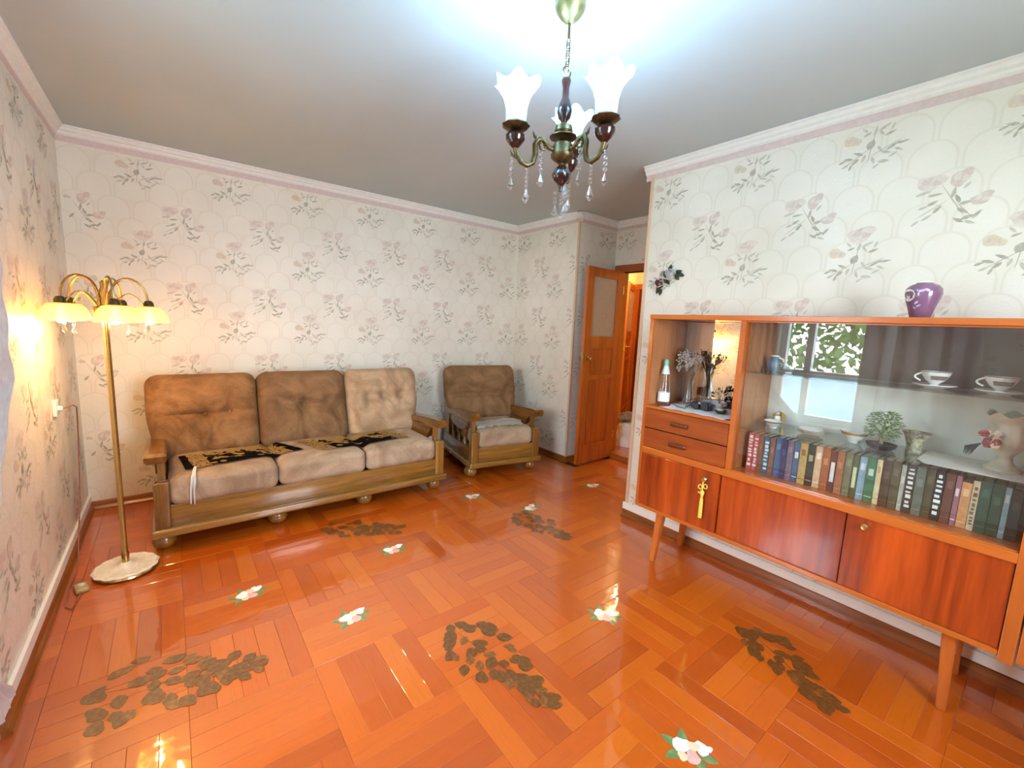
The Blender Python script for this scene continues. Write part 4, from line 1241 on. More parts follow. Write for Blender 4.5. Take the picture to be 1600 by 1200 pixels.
cn = Vector((CX - CAM_POS.x, CY - CAM_POS.y, 0)).normalized()
cs = Vector((cn.y, -cn.x, 0))
R_C = 0.170
for deg in (10, 130, -110):
    a = math.radians(deg)
    d = cn * math.cos(a) + cs * math.sin(a)
    def rz_(r, z):
        return d * r + Vector((0, 0, z))
    arm = obj('arm', tube(B(), [rz_(*p) for p in ((0.030, 2.000), (0.050, 2.004), (0.070, 2.026), (0.090, 2.028), (0.100, 2.008), (0.098, 1.975), (0.106, 1.948), (0.125, 1.938), (0.148, 1.946), (0.164, 1.968), (0.170, 1.990))], [0.008, 0.008, 0.009, 0.009, 0.009, 0.009, 0.009, 0.009, 0.008, 0.008, 0.008], 10), M_abrass, chd, True)
    obj('scroll', tube(B(), [rz_(*p) for p in ((0.072, 2.026), (0.086, 2.012), (0.080, 1.996), (0.066, 1.996), (0.062, 2.008), (0.070, 2.012))], 0.0045, 8), M_abrass, arm, True)
    obj('leaf_tip', tube(B(), [rz_(*p) for p in ((0.088, 2.026), (0.104, 2.034), (0.110, 2.050))], [0.006, 0.005, 0.001], 6), M_abrass, arm, True)
    obj('leaf_tip', tube(B(), [rz_(*p) for p in ((0.160, 1.958), (0.178, 1.962), (0.186, 1.978))], [0.006, 0.004, 0.001], 6), M_abrass, arm, True)
    c = d * R_C
    obj('candle_cup', lathe(B(), [(0, 1.985), (0.010, 1.987), (0.020, 1.996), (0.032, 2.012), (0.033, 2.026), (0.022, 2.038), (0.012, 2.044), (0, 2.044)], 22, (c.x, c.y, 0)), M_dkwood, chd, True)
    dish = obj('bobeche', lathe(B(), [(0.012, 2.042), (0.034, 2.046), (0.046, 2.056), (0.044, 2.059), (0.028, 2.056), (0.028, 2.068), (0.012, 2.068)], 24, (c.x, c.y, 0), squash=lambda a_, i: 1 + (0.05 * math.cos(a_ * 9) if i in (2, 3) else 0)), M_abrass, chd, True)
    prof = [(0.026, 0.0), (0.034, 0.012), (0.035, 0.030), (0.036, 0.050), (0.045, 0.082), (0.060, 0.108), (0.074, 0.124)]
    inner = [(r - 0.002, z) for r, z in reversed(prof)]
    ruf = lambda a_, i: 1 + (0.10 if i in (6, 7) else 0.06 if i in (5, 8) else 0.02) * math.cos(a_ * 6)
    rz2 = lambda a_, i: (0.010 * math.cos(a_ * 6 + 0.9) if i in (6, 7) else 0.004 * math.cos(a_ * 6 + 0.9) if i in (5, 8) else 0)
    obj('shade', lathe(B(), prof + inner, 60, (c.x, c.y, 2.062), squash=ruf, mod=rz2), M_tulip, chd, True, angle=75)
    obj('bulb', lathe(B(), [(0.0, 2.17), (0.016, 2.165), (0.022, 2.148), (0.020, 2.128), (0.012, 2.11), (0.012, 2.07), (0, 2.07)], 14, (c.x, c.y, 0)), M_bulbc, chd, True)
    q = rz_(0.125, 1.932)
    crystal_drop(chd, 'crystal_drop', q, 5, 0.006, 0.055)
    q = rz_(0.180, 1.965)
    crystal_drop(chd, 'crystal_drop', q, 4, 0.008, 0.045)
    q = rz_(0.076, 1.990)
    crystal_drop(chd, 'crystal_drop', q, 4, 0.008, 0.05)
    crystal_drop(chd, 'crystal_drop', d * 0.018 + Vector((0, 0, 1.868)), 3, 0.007, 0.045)
    L = bpy.data.lights.new('chandelier_light', 'POINT')
    L.energy, L.color, L.shadow_soft_size = CHANDELIER_W, CHANDELIER_C, 0.022
    lo = bpy.data.objects.new('chandelier_light', L)
    COL.objects.link(lo)
    lo.parent = chd
    lo.location = (c.x, c.y, 2.205)
# ------------------------------------------------------------------ display cabinet
XF, XB = 2.74, 3.118          # front and back planes
Y0, Y1c = -4.05, -2.482       # right and left ends
cab = thing('display_cabinet', 'long brown veneer display cabinet with glass sliding doors on tapered legs', 'cabinet', (2.93, -3.27, 0))
CO = (-2.93, 3.27, 0)
def cp(name, bm, mat, parent=None, smooth=False, label=None):
    o = obj(name, bm, mat, parent if parent else cab, smooth, CO if parent is None else (0, 0, 0))
    if label:
        o['label'] = label
    return o
cp('top_panel', bx(XF - 0.006, XB, Y0, Y1c, 1.466, 1.492, 0.003), M_cab_frame)
cp('side_panel', bx(XF, XB, Y1c - 0.022, Y1c, 0.315, 1.466, 0.002), M_cab_frame_z)
cp('niche_lining', bx(XF + 0.012, XB - 0.017, Y1c - 0.0255, Y1c - 0.022, 0.956, 1.464), M_cab_in)
cp('side_panel', bx(XF - 0.004, XB, Y0, Y0 + 0.038, 0.300, 1.466, 0.002), M_cab_frame_z)
cp('bottom_panel', bx(XF - 0.002, XB, Y0 + 0.038, Y1c - 0.022, 0.315, 0.336, 0.002), M_cab_frame)
cp('middle_rail', bx(XF - 0.004, XB, Y0 + 0.038, Y1c - 0.022, 0.663, 0.700, 0.002), M_cab_frame)
cp('divider', bx(XF, XB, -3.030, -3.004, 0.700, 1.466, 0.002), M_cab_frame_z)
cp('niche_floor', bx(XF, XB, -3.004, Y1c - 0.022, 0.938, 0.954, 0.002), M_cab_frame)
cp('back_panel', bx(XB - 0.010, XB, -3.030 + 0.026, Y1c - 0.022, 0.336, 1.466), M_cab_in)
cp('back_panel', bx(XB - 0.010, XB, Y0 + 0.038, -3.030, 1.213, 1.466), M_cab_back, label='dark taupe back of the top compartment')
cp('back_panel', bx(XB - 0.010, XB, Y0 + 0.038, -3.030, 0.336, 1.213), M_cab_back_pale, label='pale papered back of the lower compartments')
cp('mirror', bx(XB - 0.016, XB - 0.0101, -3.004, Y1c - 0.024, 0.956, 1.464), M_mirror, label='mirror at the back of the open niche')
cp('lining', bx(XF + 0.05, XB - 0.01, -3.034, -3.0301, 0.702, 1.464), M_cab_in)
for z0_, z1_ in ((0.703, 0.816), (0.822, 0.936)):
    d = cp('drawer', bx(XF - 0.004, XF + 0.014, -3.002, Y1c - 0.024, z0_, z1_, 0.002), M_cab_drawer)
    zc = (z0_ + z1_) / 2 - 0.004
    h = cp('handle', bx(XF - 0.020, XF - 0.004, -2.786, -2.680, zc - 0.012, zc + 0.012, 0.008, 3), wood('handle_wood', C8(80, 34, 14), C8(116, 56, 24), 0.3, axis=1), d, True)
for (a, b, xo) in ((-2.986, Y1c - 0.024, -0.006), (-3.532, -2.990, 0.010), (-4.010, -3.536, 0.004)):
    d = cp('cabinet_door', bx(XF + xo, XF + xo + 0.018, a, b, 0.338, 0.661, 0.0015), M_cab_door)
    if xo != 0.010:
        ky, kz = (-2.912, 0.617) if xo < 0 else (-3.600, 0.628)
        bm = lathe(B(), [(0.0, 0.024), (0.010, 0.023), (0.0145, 0.017), (0.013, 0.010), (0.007, 0.005), (0.010, 0.0), (0, 0)], 18)
        bmesh.ops.transform(bm, matrix=Matrix.Translation((XF + xo, ky, kz)) @ Matrix.Rotation(-PI / 2, 4, 'Y'), verts=bm.verts)
        cp('knob', bm, M_goldknob, d, True, 'round pale gold knob')
def leg(x, y, tx, ty):
    bm = B()
    lo, hi = 0.0145, 0.022
    vs = [bm.verts.new((x + sx * lo, y + sy * lo, 0)) for sx, sy in ((-1, -1), (1, -1), (1, 1), (-1, 1))] + [bm.verts.new((tx + sx * hi, ty + sy * hi, 0.316)) for sx, sy in ((-1, -1), (1, -1), (1, 1), (-1, 1))]
    for q in ((3, 2, 1, 0), (4, 5, 6, 7), (0, 1, 5, 4), (1, 2, 6, 5), (2, 3, 7, 6), (3, 0, 4, 7)):
        bm.faces.new([vs[i] for i in q])
    bmesh.ops.bevel(bm, geom=bm.edges[:], offset=0.003, segments=2, affect='EDGES')
    cp('leg', bm, M_cab_frame_z, None, True)
leg(2.764, -2.622, 2.782, -2.645)
leg(2.772, -3.905, 2.790, -3.890)
leg(3.075, -2.622, 3.055, -2.655)
leg(3.075, -3.905, 3.055, -3.890)
# glass shelves and sliding doors
for z_ in (1.209, 0.922):
    cp('glass_shelf', bx(XF + 0.055, XB - 0.012, -4.010, -3.036, z_, z_ + 0.006), M_shelfglass)
cp('sliding_glass', bx(XF + 0.012, XF + 0.016, -3.600, -3.052, 0.704, 1.464), M_glass)
cp('sliding_glass', bx(XF + 0.026, XF + 0.030, -4.010, -3.560, 0.704, 1.464), M_glass)
for z_ in (0.700, 1.460):
    cp('glass_track', bx(XF + 0.006, XF + 0.036, -4.010, -3.031, z_, z_ + 0.005), M_cab_frame)
# key tassel on the knob
tas = thing('key_tassel', 'yellow corded key tassel hanging from the cabinet knob', 'tassel', (XF - 0.024, -2.912, 0.608))
M_tas = plain('tassel_yellow', C8(238, 214, 96), 0.6, spread=0.15, scale=200)
obj('cord', tube(B(), [(0, 0, 0), (-0.002, 0.001, -0.02), (0, 0, -0.055)], 0.003, 8), M_tas, tas, True)
for s in (-1, 1):
    pts = [(-0.001, s * (0.004 + 0.010 * (1 - math.cos(q / 10 * 2 * PI))), -0.030 - 0.005 * s + 0.012 * math.sin(q / 10 * 2 * PI)) for q in range(11)]
    obj('bow_loop', tube(B(), pts, 0.0028, 6), M_tas, tas, True)
obj('knot', tube(B(), [(0, 0.022, -0.066), (0, 0.008, -0.068), (0, 0, -0.066)], [0.005, 0.006, 0.006], 8), M_tas, tas, True)
obj('tassel_head', lathe(B(), [(0, -0.050), (0.009, -0.053), (0.012, -0.064), (0.008, -0.078), (0.005, -0.086), (0.007, -0.092), (0, -0.094)], 14), M_tas, tas, True)
obj('fringe', lathe(B(), [(0.004, -0.088), (0.0075, -0.100), (0.0085, -0.150), (0.009, -0.205), (0, -0.207)], 20, squash=lambda a, i: 1 + 0.12 * math.cos(a * 10)), M_tas, tas, True)

# neighbouring unit, only a sliver of it in the picture
u2 = thing('sideboard_unit', 'matching veneer cupboard standing against the near end of the display cabinet', 'cabinet', (2.93, -4.40, 0))
UO = (-2.93, 4.40, 0)
def up_(name, bm, mat, parent=None):
    return obj(name, bm, mat, parent if parent else u2, False, UO if parent is None else (0, 0, 0))
up_('top_panel', bx(XF - 0.006, XB, -4.76, -4.055, 1.466, 1.492, 0.003), M_cab_frame)
for a in (-4.77, -4.077):
    up_('side_panel', bx(XF, XB, a, a + 0.022, 0.315, 1.466, 0.002), M_cab_frame_z)
up_('bottom_panel', bx(XF - 0.002, XB, -4.748, -4.077, 0.315, 0.336, 0.002), M_cab_frame)
up_('back_panel', bx(XB - 0.01, XB, -4.748, -4.077, 0.336, 1.466), M_cab_in)
for a, b in ((0.338, 0.90), (0.905, 1.464)):
    d = up_('cabinet_door', bx(XF - 0.004, XF + 0.014, -4.746, -4.080, a, b, 0.0015), M_cab_door)
    bm = lathe(B(), [(0.0, 0.024), (0.010, 0.023), (0.0145, 0.017), (0.013, 0.010), (0.007, 0.005), (0.010, 0.0), (0, 0)], 18)
    bmesh.ops.transform(bm, matrix=Matrix.Translation((XF - 0.004, -4.69, (a + b) / 2)) @ Matrix.Rotation(-PI / 2, 4, 'Y'), verts=bm.verts)
    up_('knob', bm, M_goldknob, d)
for x in (2.79, 3.06):
    for y in (-4.70, -4.16):
        up_('leg', lathe(B(), [(0, 0), (0.013, 0), (0.021, 0.316), (0, 0.316)], 12, (x, y, 0)), M_cab_frame_z)

# ------------------------------------------------------------------ books
ZB = 0.7005
BOOKS = [  # colour name, cover rgb, thickness, height, title rgb
    ('red and white lettered', (196, 84, 78), 24, 192, (244, 226, 220)), ('red and white lettered', (200, 92, 84), 23, 192, (244, 226, 220)), ('worn brown', (128, 80, 56), 22, 188, (150, 100, 72)),
    ('teal patterned', (44, 92, 116), 27, 190, (214, 230, 232)), ('chestnut brown', (132, 88, 66), 22, 188, (160, 120, 96)), ('medium blue', (66, 102, 148), 27, 196, (110, 140, 176)),
    ('navy blue', (40, 52, 98), 22, 196, (70, 84, 130)), ('mauve grey', (122, 104, 120), 26, 194, (150, 134, 146)), ('steel blue', (70, 106, 146), 25, 194, (220, 230, 234)),
    ('straw yellow', (196, 162, 94), 28, 196, (140, 106, 52)), ('black green', (48, 54, 40), 28, 196, (176, 180, 150)), ('cream and peach', (222, 184, 144), 27, 194, (248, 232, 212)),
    ('rust orange', (172, 96, 56), 28, 196, (206, 140, 92)), ('dark red with white label', (112, 62, 54), 24, 190, (236, 232, 228)), ('tan brown', (172, 112, 80), 26, 196, (196, 142, 108)),
    ('olive grey', (122, 122, 92), 27, 196, (146, 148, 118)), ('moss green with pale label', (90, 98, 62), 20, 192, (216, 214, 170)), ('pale blue', (150, 178, 196), 26, 190, (222, 232, 236)),
    ('bright green', (44, 122, 84), 29, 196, (206, 226, 206)), ('cream', (228, 208, 164), 17, 194, (196, 168, 120)), ('dark umber', (86, 66, 50), 28, 198, (112, 90, 70)),
    ('dark olive brown', (92, 84, 62), 27, 200, (118, 110, 84)), ('thin pale grey', (176, 176, 162), 16, 192, (208, 208, 196)), ('charcoal with white marks', (62, 60, 54), 26, 200, (232, 230, 222)),
    ('grey green', (104, 112, 100), 27, 200, (130, 138, 126)), ('deep olive', (78, 74, 50), 25, 200, (100, 96, 70)), ('black with white lettering', (48, 48, 46), 25, 200, (238, 238, 234)),
    ('maroon brown', (104, 66, 52), 27, 198, (130, 90, 74)), ('thin mauve pink', (152, 100, 112), 15, 196, (226, 208, 210)), ('apricot', (206, 146, 94), 26, 176, (228, 186, 142)),
    ('cream and brown lettered', (206, 192, 162), 18, 190, (120, 84, 60)), ('dark bottle green', (40, 84, 68), 28, 196, (70, 116, 98)), ('forest green', (48, 92, 72), 28, 196, (84, 128, 106)),
    ('thin ice blue', (150, 190, 200), 15, 190, (216, 234, 238)), ('blackish green', (36, 46, 46), 26, 190, (66, 80, 78))]
ORD = 'first second third fourth fifth sixth seventh eighth ninth tenth eleventh twelfth thirteenth fourteenth fifteenth sixteenth seventeenth eighteenth'.split()
M_pages = plain('book_pages', C8(226, 212, 182), 0.8, spread=0.08, scale=60)
yb = -3.062
span = 0.935
tot = sum(b[2] for b in BOOKS)
rb_ = random.Random(5)
nB = len(BOOKS)
for k, (cn_, rgb, th, hh, tc) in enumerate(BOOKS):
    w = th / tot * span
    h = hh / 1000.0 + 0.004
    x0 = XF + 0.10 + rb_.uniform(0, 0.008)
    where = ('%s from the divider end of the bottom shelf' % ORD[k]) if k < 18 else ('%s from the near end of the bottom shelf' % ORD[nB - 1 - k])
    bk = thing('book', '%s book, %s' % (cn_, where), 'book', (x0 + 0.07, yb - w / 2, ZB), 0, 'books on the bottom glazed shelf')
    mc = plain('book_cover_%d' % k, C8(*rgb), 0.5, spread=0.10, scale=60)
    mt = plain('book_title_%d' % k, C8(*tc), 0.5, spread=0.05)
    hw = w / 2 - 0.0006
    bm = B()
    box(bm, -0.070, -0.0665, -hw, hw, 0, h, 0.001, 1)
    box(bm, -0.0665, 0.065, -hw, -hw + 0.002, 0, h)
    box(bm, -0.0665, 0.065, hw - 0.002, hw, 0, h)
    obj('cover', bm, mc, bk)
    obj('pages', bx(-0.0665, 0.062, -hw + 0.002, hw - 0.002, 0.003, h - 0.004), M_pages, bk)
    style = k % 4
    if 'white label' in cn_ or 'pale label' in cn_:
        bm = bx(-0.0708, -0.0701, -hw * 0.6, hw * 0.6, h * 0.25, h * 0.72)
    elif 'lettered' in cn_ or 'lettering' in cn_ or 'patterned' in cn_ or 'marks' in cn_:
        bm = B()
        z = h * 0.12
        while z < h * 0.9:
            q = rb_.uniform(0.006, 0.016)
            box(bm, -0.0708, -0.0701, -hw * rb_.uniform(0.35, 0.75), hw * rb_.uniform(0.35, 0.75), z, z + q)
            z += q + rb_.uniform(0.004, 0.012)
    else:
        bm = B()
        a = h * (0.70 if style % 2 else 0.60)
        box(bm, -0.0708, -0.0701, -hw * 0.55, hw * 0.55, a, a + 0.030)
        box(bm, -0.0708, -0.0701, -hw * 0.85, hw * 0.85, h * 0.12, h * 0.12 + 0.004)
    obj('spine_title', bm, mt, bk)
    yb -= w

# ------------------------------------------------------------------ things behind the glass
Z1, Z2 = 1.2155, 0.9285
M_gold = plain('gilt_band', C8(204, 168, 92), 0.3, 0.6)
M_flor = plain('floral_print', C8(150, 118, 108), 0.3, spread=0.35, scale=180)
def teacup(name, label, x, y, z, s=1.0, rz=0.0):
    t = thing(name, label, 'cup', (x, y, z), rz)
    prof = [(0, 0.004), (0.018, 0.0), (0.020, 0.003), (0.012, 0.010), (0.014, 0.014), (0.030, 0.026), (0.042, 0.046), (0.047, 0.062), (0.046, 0.062), (0.040, 0.046), (0.028, 0.028), (0, 0.020)]
    obj('bowl', lathe(B(), [(r * s, q * s) for r, q in prof], 28), M_white, t, True)
    pts = [(0, (0.044 + 0.020 * math.sin(q / 8 * PI)) * s, (0.054 - 0.032 * q / 8) * s) for q in range(9)]
    obj('handle', tube(B(), pts, 0.0035 * s, 8), M_white, t, True)
    for a0 in (PI + 0.15,):
        bm = B()
        def fn(u, v):
            a = a0 + (u - 0.5) * 1.5
            r = (0.0325 + 0.0095 * v) * s + 0.0007
            return (r * math.cos(a), r * math.sin(a), (0.029 + 0.017 * v) * s)
        obj('floral_band', sheet(bm, fn, 10, 3), M_flor, t, True)
    obj('rim_line', lathe(B(), [(0.0466 * s, 0.0600 * s), (0.0476 * s, 0.0622 * s), (0.0462 * s, 0.0628 * s)], 28), M_flor, t, True)
    return t
def saucer(label, x, y, z, r=0.068):
    o = obj('saucer', lathe(B(), [(0, 0.002), (0.030, 0.0), (0.034, 0.003), (r, 0.013), (r, 0.0155), (0.034, 0.006), (0, 0.005)], 32), M_white, None, True, (x, y, z))
    return tag(o, label, 'saucer')
saucer('white saucer under the first floral teacup on the glass shelf', 2.95, -3.705, Z1)
teacup('teacup', 'white teacup with brown floral print, nearer the purple vase', 2.95, -3.705, Z1 + 0.0052, 1.0, 0.35)
saucer('white saucer under the floral teacup at the near end', 2.95, -3.885, Z1)
teacup('teacup', 'white teacup with brown floral print at the near end of the shelf', 2.95, -3.885, Z1 + 0.0052, 1.0, 0.1)
# porcelain jug and figurine top left
M_blueporc = plain('blue_porcelain', C8(96, 124, 150), 0.2, spread=0.2, scale=20)
jug = thing('porcelain_jug', 'small blue porcelain jug at the divider end of the upper glass shelf', 'jug', (2.96, -3.095, Z1))
obj('body', lathe(B(), [(0, 0), (0.020, 0), (0.030, 0.014), (0.034, 0.034), (0.028, 0.054), (0.018, 0.066), (0.021, 0.080), (0.019, 0.080), (0.015, 0.066), (0, 0.05)], 24), M_blueporc, jug, True)
obj('handle', tube(B(), [(0, -0.020, 0.072), (0, -0.040, 0.066), (0, -0.044, 0.046), (0, -0.031, 0.026)], 0.004, 8), M_white, jug, True)
obj('rim', lathe(B(), [(0.0215, 0.078), (0.0225, 0.082), (0.018, 0.083)], 24), M_white, jug, True)
fg = thing('bird_figurine', 'small grey and white bird figurine beside the blue jug', 'figurine', (2.95, -3.17, Z1), 0.4)
bm = B()
for p, r in (((0, 0, 0.022), (0.018, 0.030, 0.019)), ((0, 0.022, 0.044), (0.012, 0.013, 0.012))):
    ball(bm, p, 1.0, 2, r)
obj('body', bm, plain('figurine_grey', C8(104, 108, 116), 0.3, spread=0.2, scale=40), fg, True)
obj('tail', prism(B(), [(-0.010, -0.025), (0.010, -0.025), (0.016, -0.058), (-0.016, -0.058)], 0.006, 'z', 0.022), M_white, fg)
obj('beak', lathe(B(), [(0.004, 0), (0, 0.012)], 8), M_gold, fg, False, (0, 0.033, 0.044), (-PI / 2, 0, 0))
obj('stand', lathe(B(), [(0, 0), (0.016, 0), (0.012, 0.006), (0, 0.006)], 16), M_white, fg, True)

def bowl(name, label, cat, x, y, z, r, h, mat, band=None, foot=0.4):
    t = thing(name, label, cat, (x, y, z))
    prof = [(0, 0.003), (r * foot, 0.0), (r * foot, 0.006), (r * 0.62, h * 0.35), (r * 0.9, h * 0.75), (r, h), (r * 0.96, h), (r * 0.84, h * 0.75), (r * 0.5, h * 0.3), (0, h * 0.2)]
    obj('bowl', lathe(B(), prof, 30), mat, t, True)
    if band:
        obj('band', lathe(B(), [(r * 0.905, h * 0.74), (r * 0.985, h * 0.94), (r * 0.985, h * 0.95)], 30), band, t, True)
    return t
bowl('bowl', 'small white bowl at the divider end of the lower glass shelf', 'bowl', 2.93, -3.137, Z2, 0.042, 0.036, M_white, M_flor)
for k in range(3):
    o = obj('saucer', lathe(B(), [(0, 0.002), (0.026, 0.0), (0.030, 0.003), (0.056 - k * 0.003, 0.014), (0.056 - k * 0.003, 0.0165), (0.030, 0.006), (0, 0.005)], 30), M_ivory if k < 2 else M_white, None, True, (2.93, -3.305, Z2 + k * 0.0075))
    tag(o, ('bottom', 'middle', 'top')[k] + ' saucer of the small stack between the two bowls', 'saucer', 'stack of saucers on the lower glass shelf')
bowl('bowl', 'cream bowl with gold band beside the green bonsai', 'bowl', 2.955, -3.47, Z2, 0.054, 0.052, M_white, M_gold, 0.45)
pt = thing('porcelain_figure', 'little upright porcelain figure with gilt back behind the small white bowl', 'figurine', (3.02, -3.12, Z2))
obj('body', lathe(B(), [(0, 0), (0.018, 0), (0.020, 0.006), (0.012, 0.014), (0.016, 0.034), (0.012, 0.050), (0, 0.054)], 20), M_white, pt, True)
obj('head', ball(B(), (0, 0, 0.062), 0.011, 2), M_ivory, pt, True)
obj('back_plate', lathe(B(), [(0, 0), (0.032, 0), (0.032, 0.005), (0, 0.005)], 24), M_gold, pt, True, (0.02, 0, 0.040), (0, PI / 2, 0))

# bonsai in a black dish
bon = thing('bonsai', 'miniature green bonsai in a black oval dish behind the glass', 'plant', (2.925, -3.575, Z2))
obj('dish', lathe(B(), [(0, 0.002), (0.036, 0.0), (0.050, 0.012), (0.054, 0.024), (0.050, 0.024), (0.044, 0.014), (0, 0.012)], 28, squash=lambda a, i: 1.0), M_black, bon, True)
obj('soil', lathe(B(), [(0.047, 0.018), (0.03, 0.022), (0, 0.024)], 20), plain('soil', C8(70, 74, 62), 0.9, spread=0.3), bon, True)
obj('trunk', tube(B(), [(0, 0, 0.02), (0.004, 0.006, 0.05), (-0.003, -0.004, 0.09), (0, 0, 0.13)], [0.008, 0.006, 0.005, 0.003], 8), plain('bonsai_bark', C8(140, 130, 96), 0.8), bon, True)
bm = B()
r = random.Random(21)
for k in range(620):
    a, q, zz = r.uniform(0, 2 * PI), r.uniform(0.1, 1.0) ** 0.6, r.uniform(0.055, 0.165)
    rad = 0.060 * (1 - ((zz - 0.095) / 0.085) ** 2 * 0.75) * q
    p = Vector((rad * math.cos(a), rad * math.sin(a), zz))
    o_ = Vector((math.cos(a), math.sin(a), r.uniform(-0.7, 0.6))).normalized() * 0.018
    sd = Vector((-math.sin(a), math.cos(a), r.uniform(-0.5, 0.5))) * 0.0042
    bm.faces.new([bm.verts.new(p - sd * 0.4), bm.verts.new(p + o_ * 0.5 - sd), bm.verts.new(p + o_), bm.verts.new(p + o_ * 0.5 + sd)])
o = obj('foliage', bm, M_green, bon)
o['kind'] = 'stuff'
# flared vase
fv = thing('flared_vase', 'short flared patterned vase to the near side of the bonsai', 'vase', (2.975, -3.675, Z2))
obj('body', lathe(B(), [(0, 0.002), (0.026, 0.0), (0.028, 0.008), (0.024, 0.020), (0.030, 0.050), (0.040, 0.078), (0.048, 0.090), (0.046, 0.090), (0.036, 0.076), (0.024, 0.04), (0, 0.03)], 28), plain('flared_print', C8(178, 170, 140), 0.3, spread=0.4, scale=60), fv, True)
obj('rim', lathe(B(), [(0.0482, 0.088), (0.0490, 0.0915), (0.045, 0.0918)], 28), M_flor, fv, True)
# white runner
def run_fn(u, v):
    y = -3.705 - 0.295 * u
    k = smoothstep(0.0, 0.10, u)
    return (2.80 + 0.28 * v + (1 - k) * 0.05 * (1 - v), y, Z2 + 0.0028 + 0.001 * math.sin(u * 30) * v)
rn = obj('shelf_cloth', sheet(B(), run_fn, 30, 10, 0.0012), M_doily, None, True)
tag(rn, 'white cloth laid under the urn on the lower glass shelf', 'cloth')
# ivory urn with flowers
urn = thing('urn_vase', 'ivory scalloped urn vase at the near end of the cabinet', 'vase', (2.945, -3.930, Z2 + 0.0042))
wob = lambda a, i: 1 + (0.045 * math.cos(a * 7) if 7 <= i <= 10 else 0.02 * math.cos(a * 14) if 4 <= i <= 6 else 0)
wz = lambda a, i: (0.008 * math.cos(a * 7) if 8 <= i <= 10 else 0)
obj('body', lathe(B(), [(0, 0.048), (0.020, 0.046), (0.022, 0.060), (0.034, 0.076), (0.055, 0.100), (0.064, 0.125), (0.060, 0.150), (0.054, 0.168), (0.062, 0.190), (0.074, 0.214), (0.072, 0.214), (0.056, 0.188), (0.046, 0.16), (0, 0.14)], 70, squash=wob, mod=wz), M_ivory, urn, True, angle=70)
obj('pedestal', lathe(B(), [(0, 0), (0.050, 0.0), (0.052, 0.012), (0.036, 0.020), (0.024, 0.034), (0.022, 0.048), (0, 0.048)], 32), M_ivory, urn, True)
fl = thing('flower_spray', 'red and white artificial flowers with black ribbon leaning on the ivory urn', 'flowers', (2.876, -3.884, Z2 + 0.105))
M_fred = plain('petal_red', C8(150, 62, 62), 0.5, spread=0.2, scale=80)
M_fwhite = plain('petal_white', C8(226, 196, 180), 0.5, spread=0.06)
r = random.Random(4)
for k in range(14):
    p = (r.uniform(-0.012, 0.006), r.uniform(-0.026, 0.024), r.uniform(-0.012, 0.048))
    bm = B()
    for q in range(6):
        a = q * PI / 3
        ball(bm, (p[0] - 0.002, p[1] + 0.007 * math.cos(a), p[2] + 0.007 * math.sin(a)), 1.0, 1, (0.004, 0.007, 0.007))
    obj('blossom', bm, M_fred if k % 2 else M_fwhite, fl, True)
for k in range(8):
    y_ = 0.004 * k
    obj('ribbon', tube(B(), [(-0.004, 0.016, 0.0), (-0.010, 0.026 + y_, -0.018), (-0.006, 0.036 + 0.7 * y_, -0.046 - 0.003 * (k % 3))], [0.002, 0.0025, 0.0006], 5), M_black, fl, True)

# ------------------------------------------------------------------ open niche
ZN = 0.955
dl = obj('niche_cloth', sheet(B(), lambda u, v: (2.752 + 0.33 * v, -2.585 - 0.385 * u - 0.02 * math.sin(v * 9), ZN + 0.002 + 0.0012 * math.sin(u * 25 + v * 17)), 24, 18, 0.0014), plain('niche_cloth', C8(236, 236, 240), 0.8, spread=0.04, scale=60), None, True)
tag(dl, 'white cloth spread in the open mirrored niche', 'cloth')
bt = thing('glass_bottle', 'clear glass bottle with white label and mint top in the niche', 'bottle', (2.845, -2.548, ZN))
obj('body', lathe(B(), [(0, 0.003), (0.030, 0.0), (0.034, 0.006), (0.034, 0.085), (0.030, 0.110), (0.022, 0.150), (0.018, 0.185), (0.018, 0.200)], 28), M_bottle, bt, True)
obj('label', lathe(B(), [(0.0346, 0.022), (0.0346, 0.078)], 28), plain('bottle_label', C8(240, 240, 244), 0.5, spread=0.04, scale=90), bt, True)
obj('cap_skirt', lathe(B(), [(0.024, 0.188), (0.022, 0.200), (0.012, 0.238), (0, 0.240)], 24), plain('cap_pale', C8(206, 222, 214), 0.4, spread=0.04), bt, True)
obj('cap_knob', lathe(B(), [(0, 0.238), (0.013, 0.238), (0.013, 0.262), (0.006, 0.276), (0, 0.278)], 18), plain('cap_mint', C8(110, 190, 172), 0.4, spread=0.05), bt, True)
vs_ = thing('dried_flower_vase', 'waisted glass vase of pale dried flowers against the niche mirror', 'vase', (2.99, -2.625, ZN))
obj('glass', lathe(B(), [(0, 0.002), (0.036, 0.0), (0.038, 0.012), (0.026, 0.060), (0.019, 0.110), (0.024, 0.165), (0.032, 0.200), (0.030, 0.200), (0.022, 0.165), (0.016, 0.11), (0.022, 0.06), (0.030, 0.02), (0, 0.012)], 26), M_bottle, vs_, True)
M_dry = plain('dried_flower', C8(224, 212, 198), 0.8, spread=0.2, scale=100)
M_drystem = plain('dried_stem', C8(150, 128, 104), 0.8, spread=0.2)
r = random.Random(9)
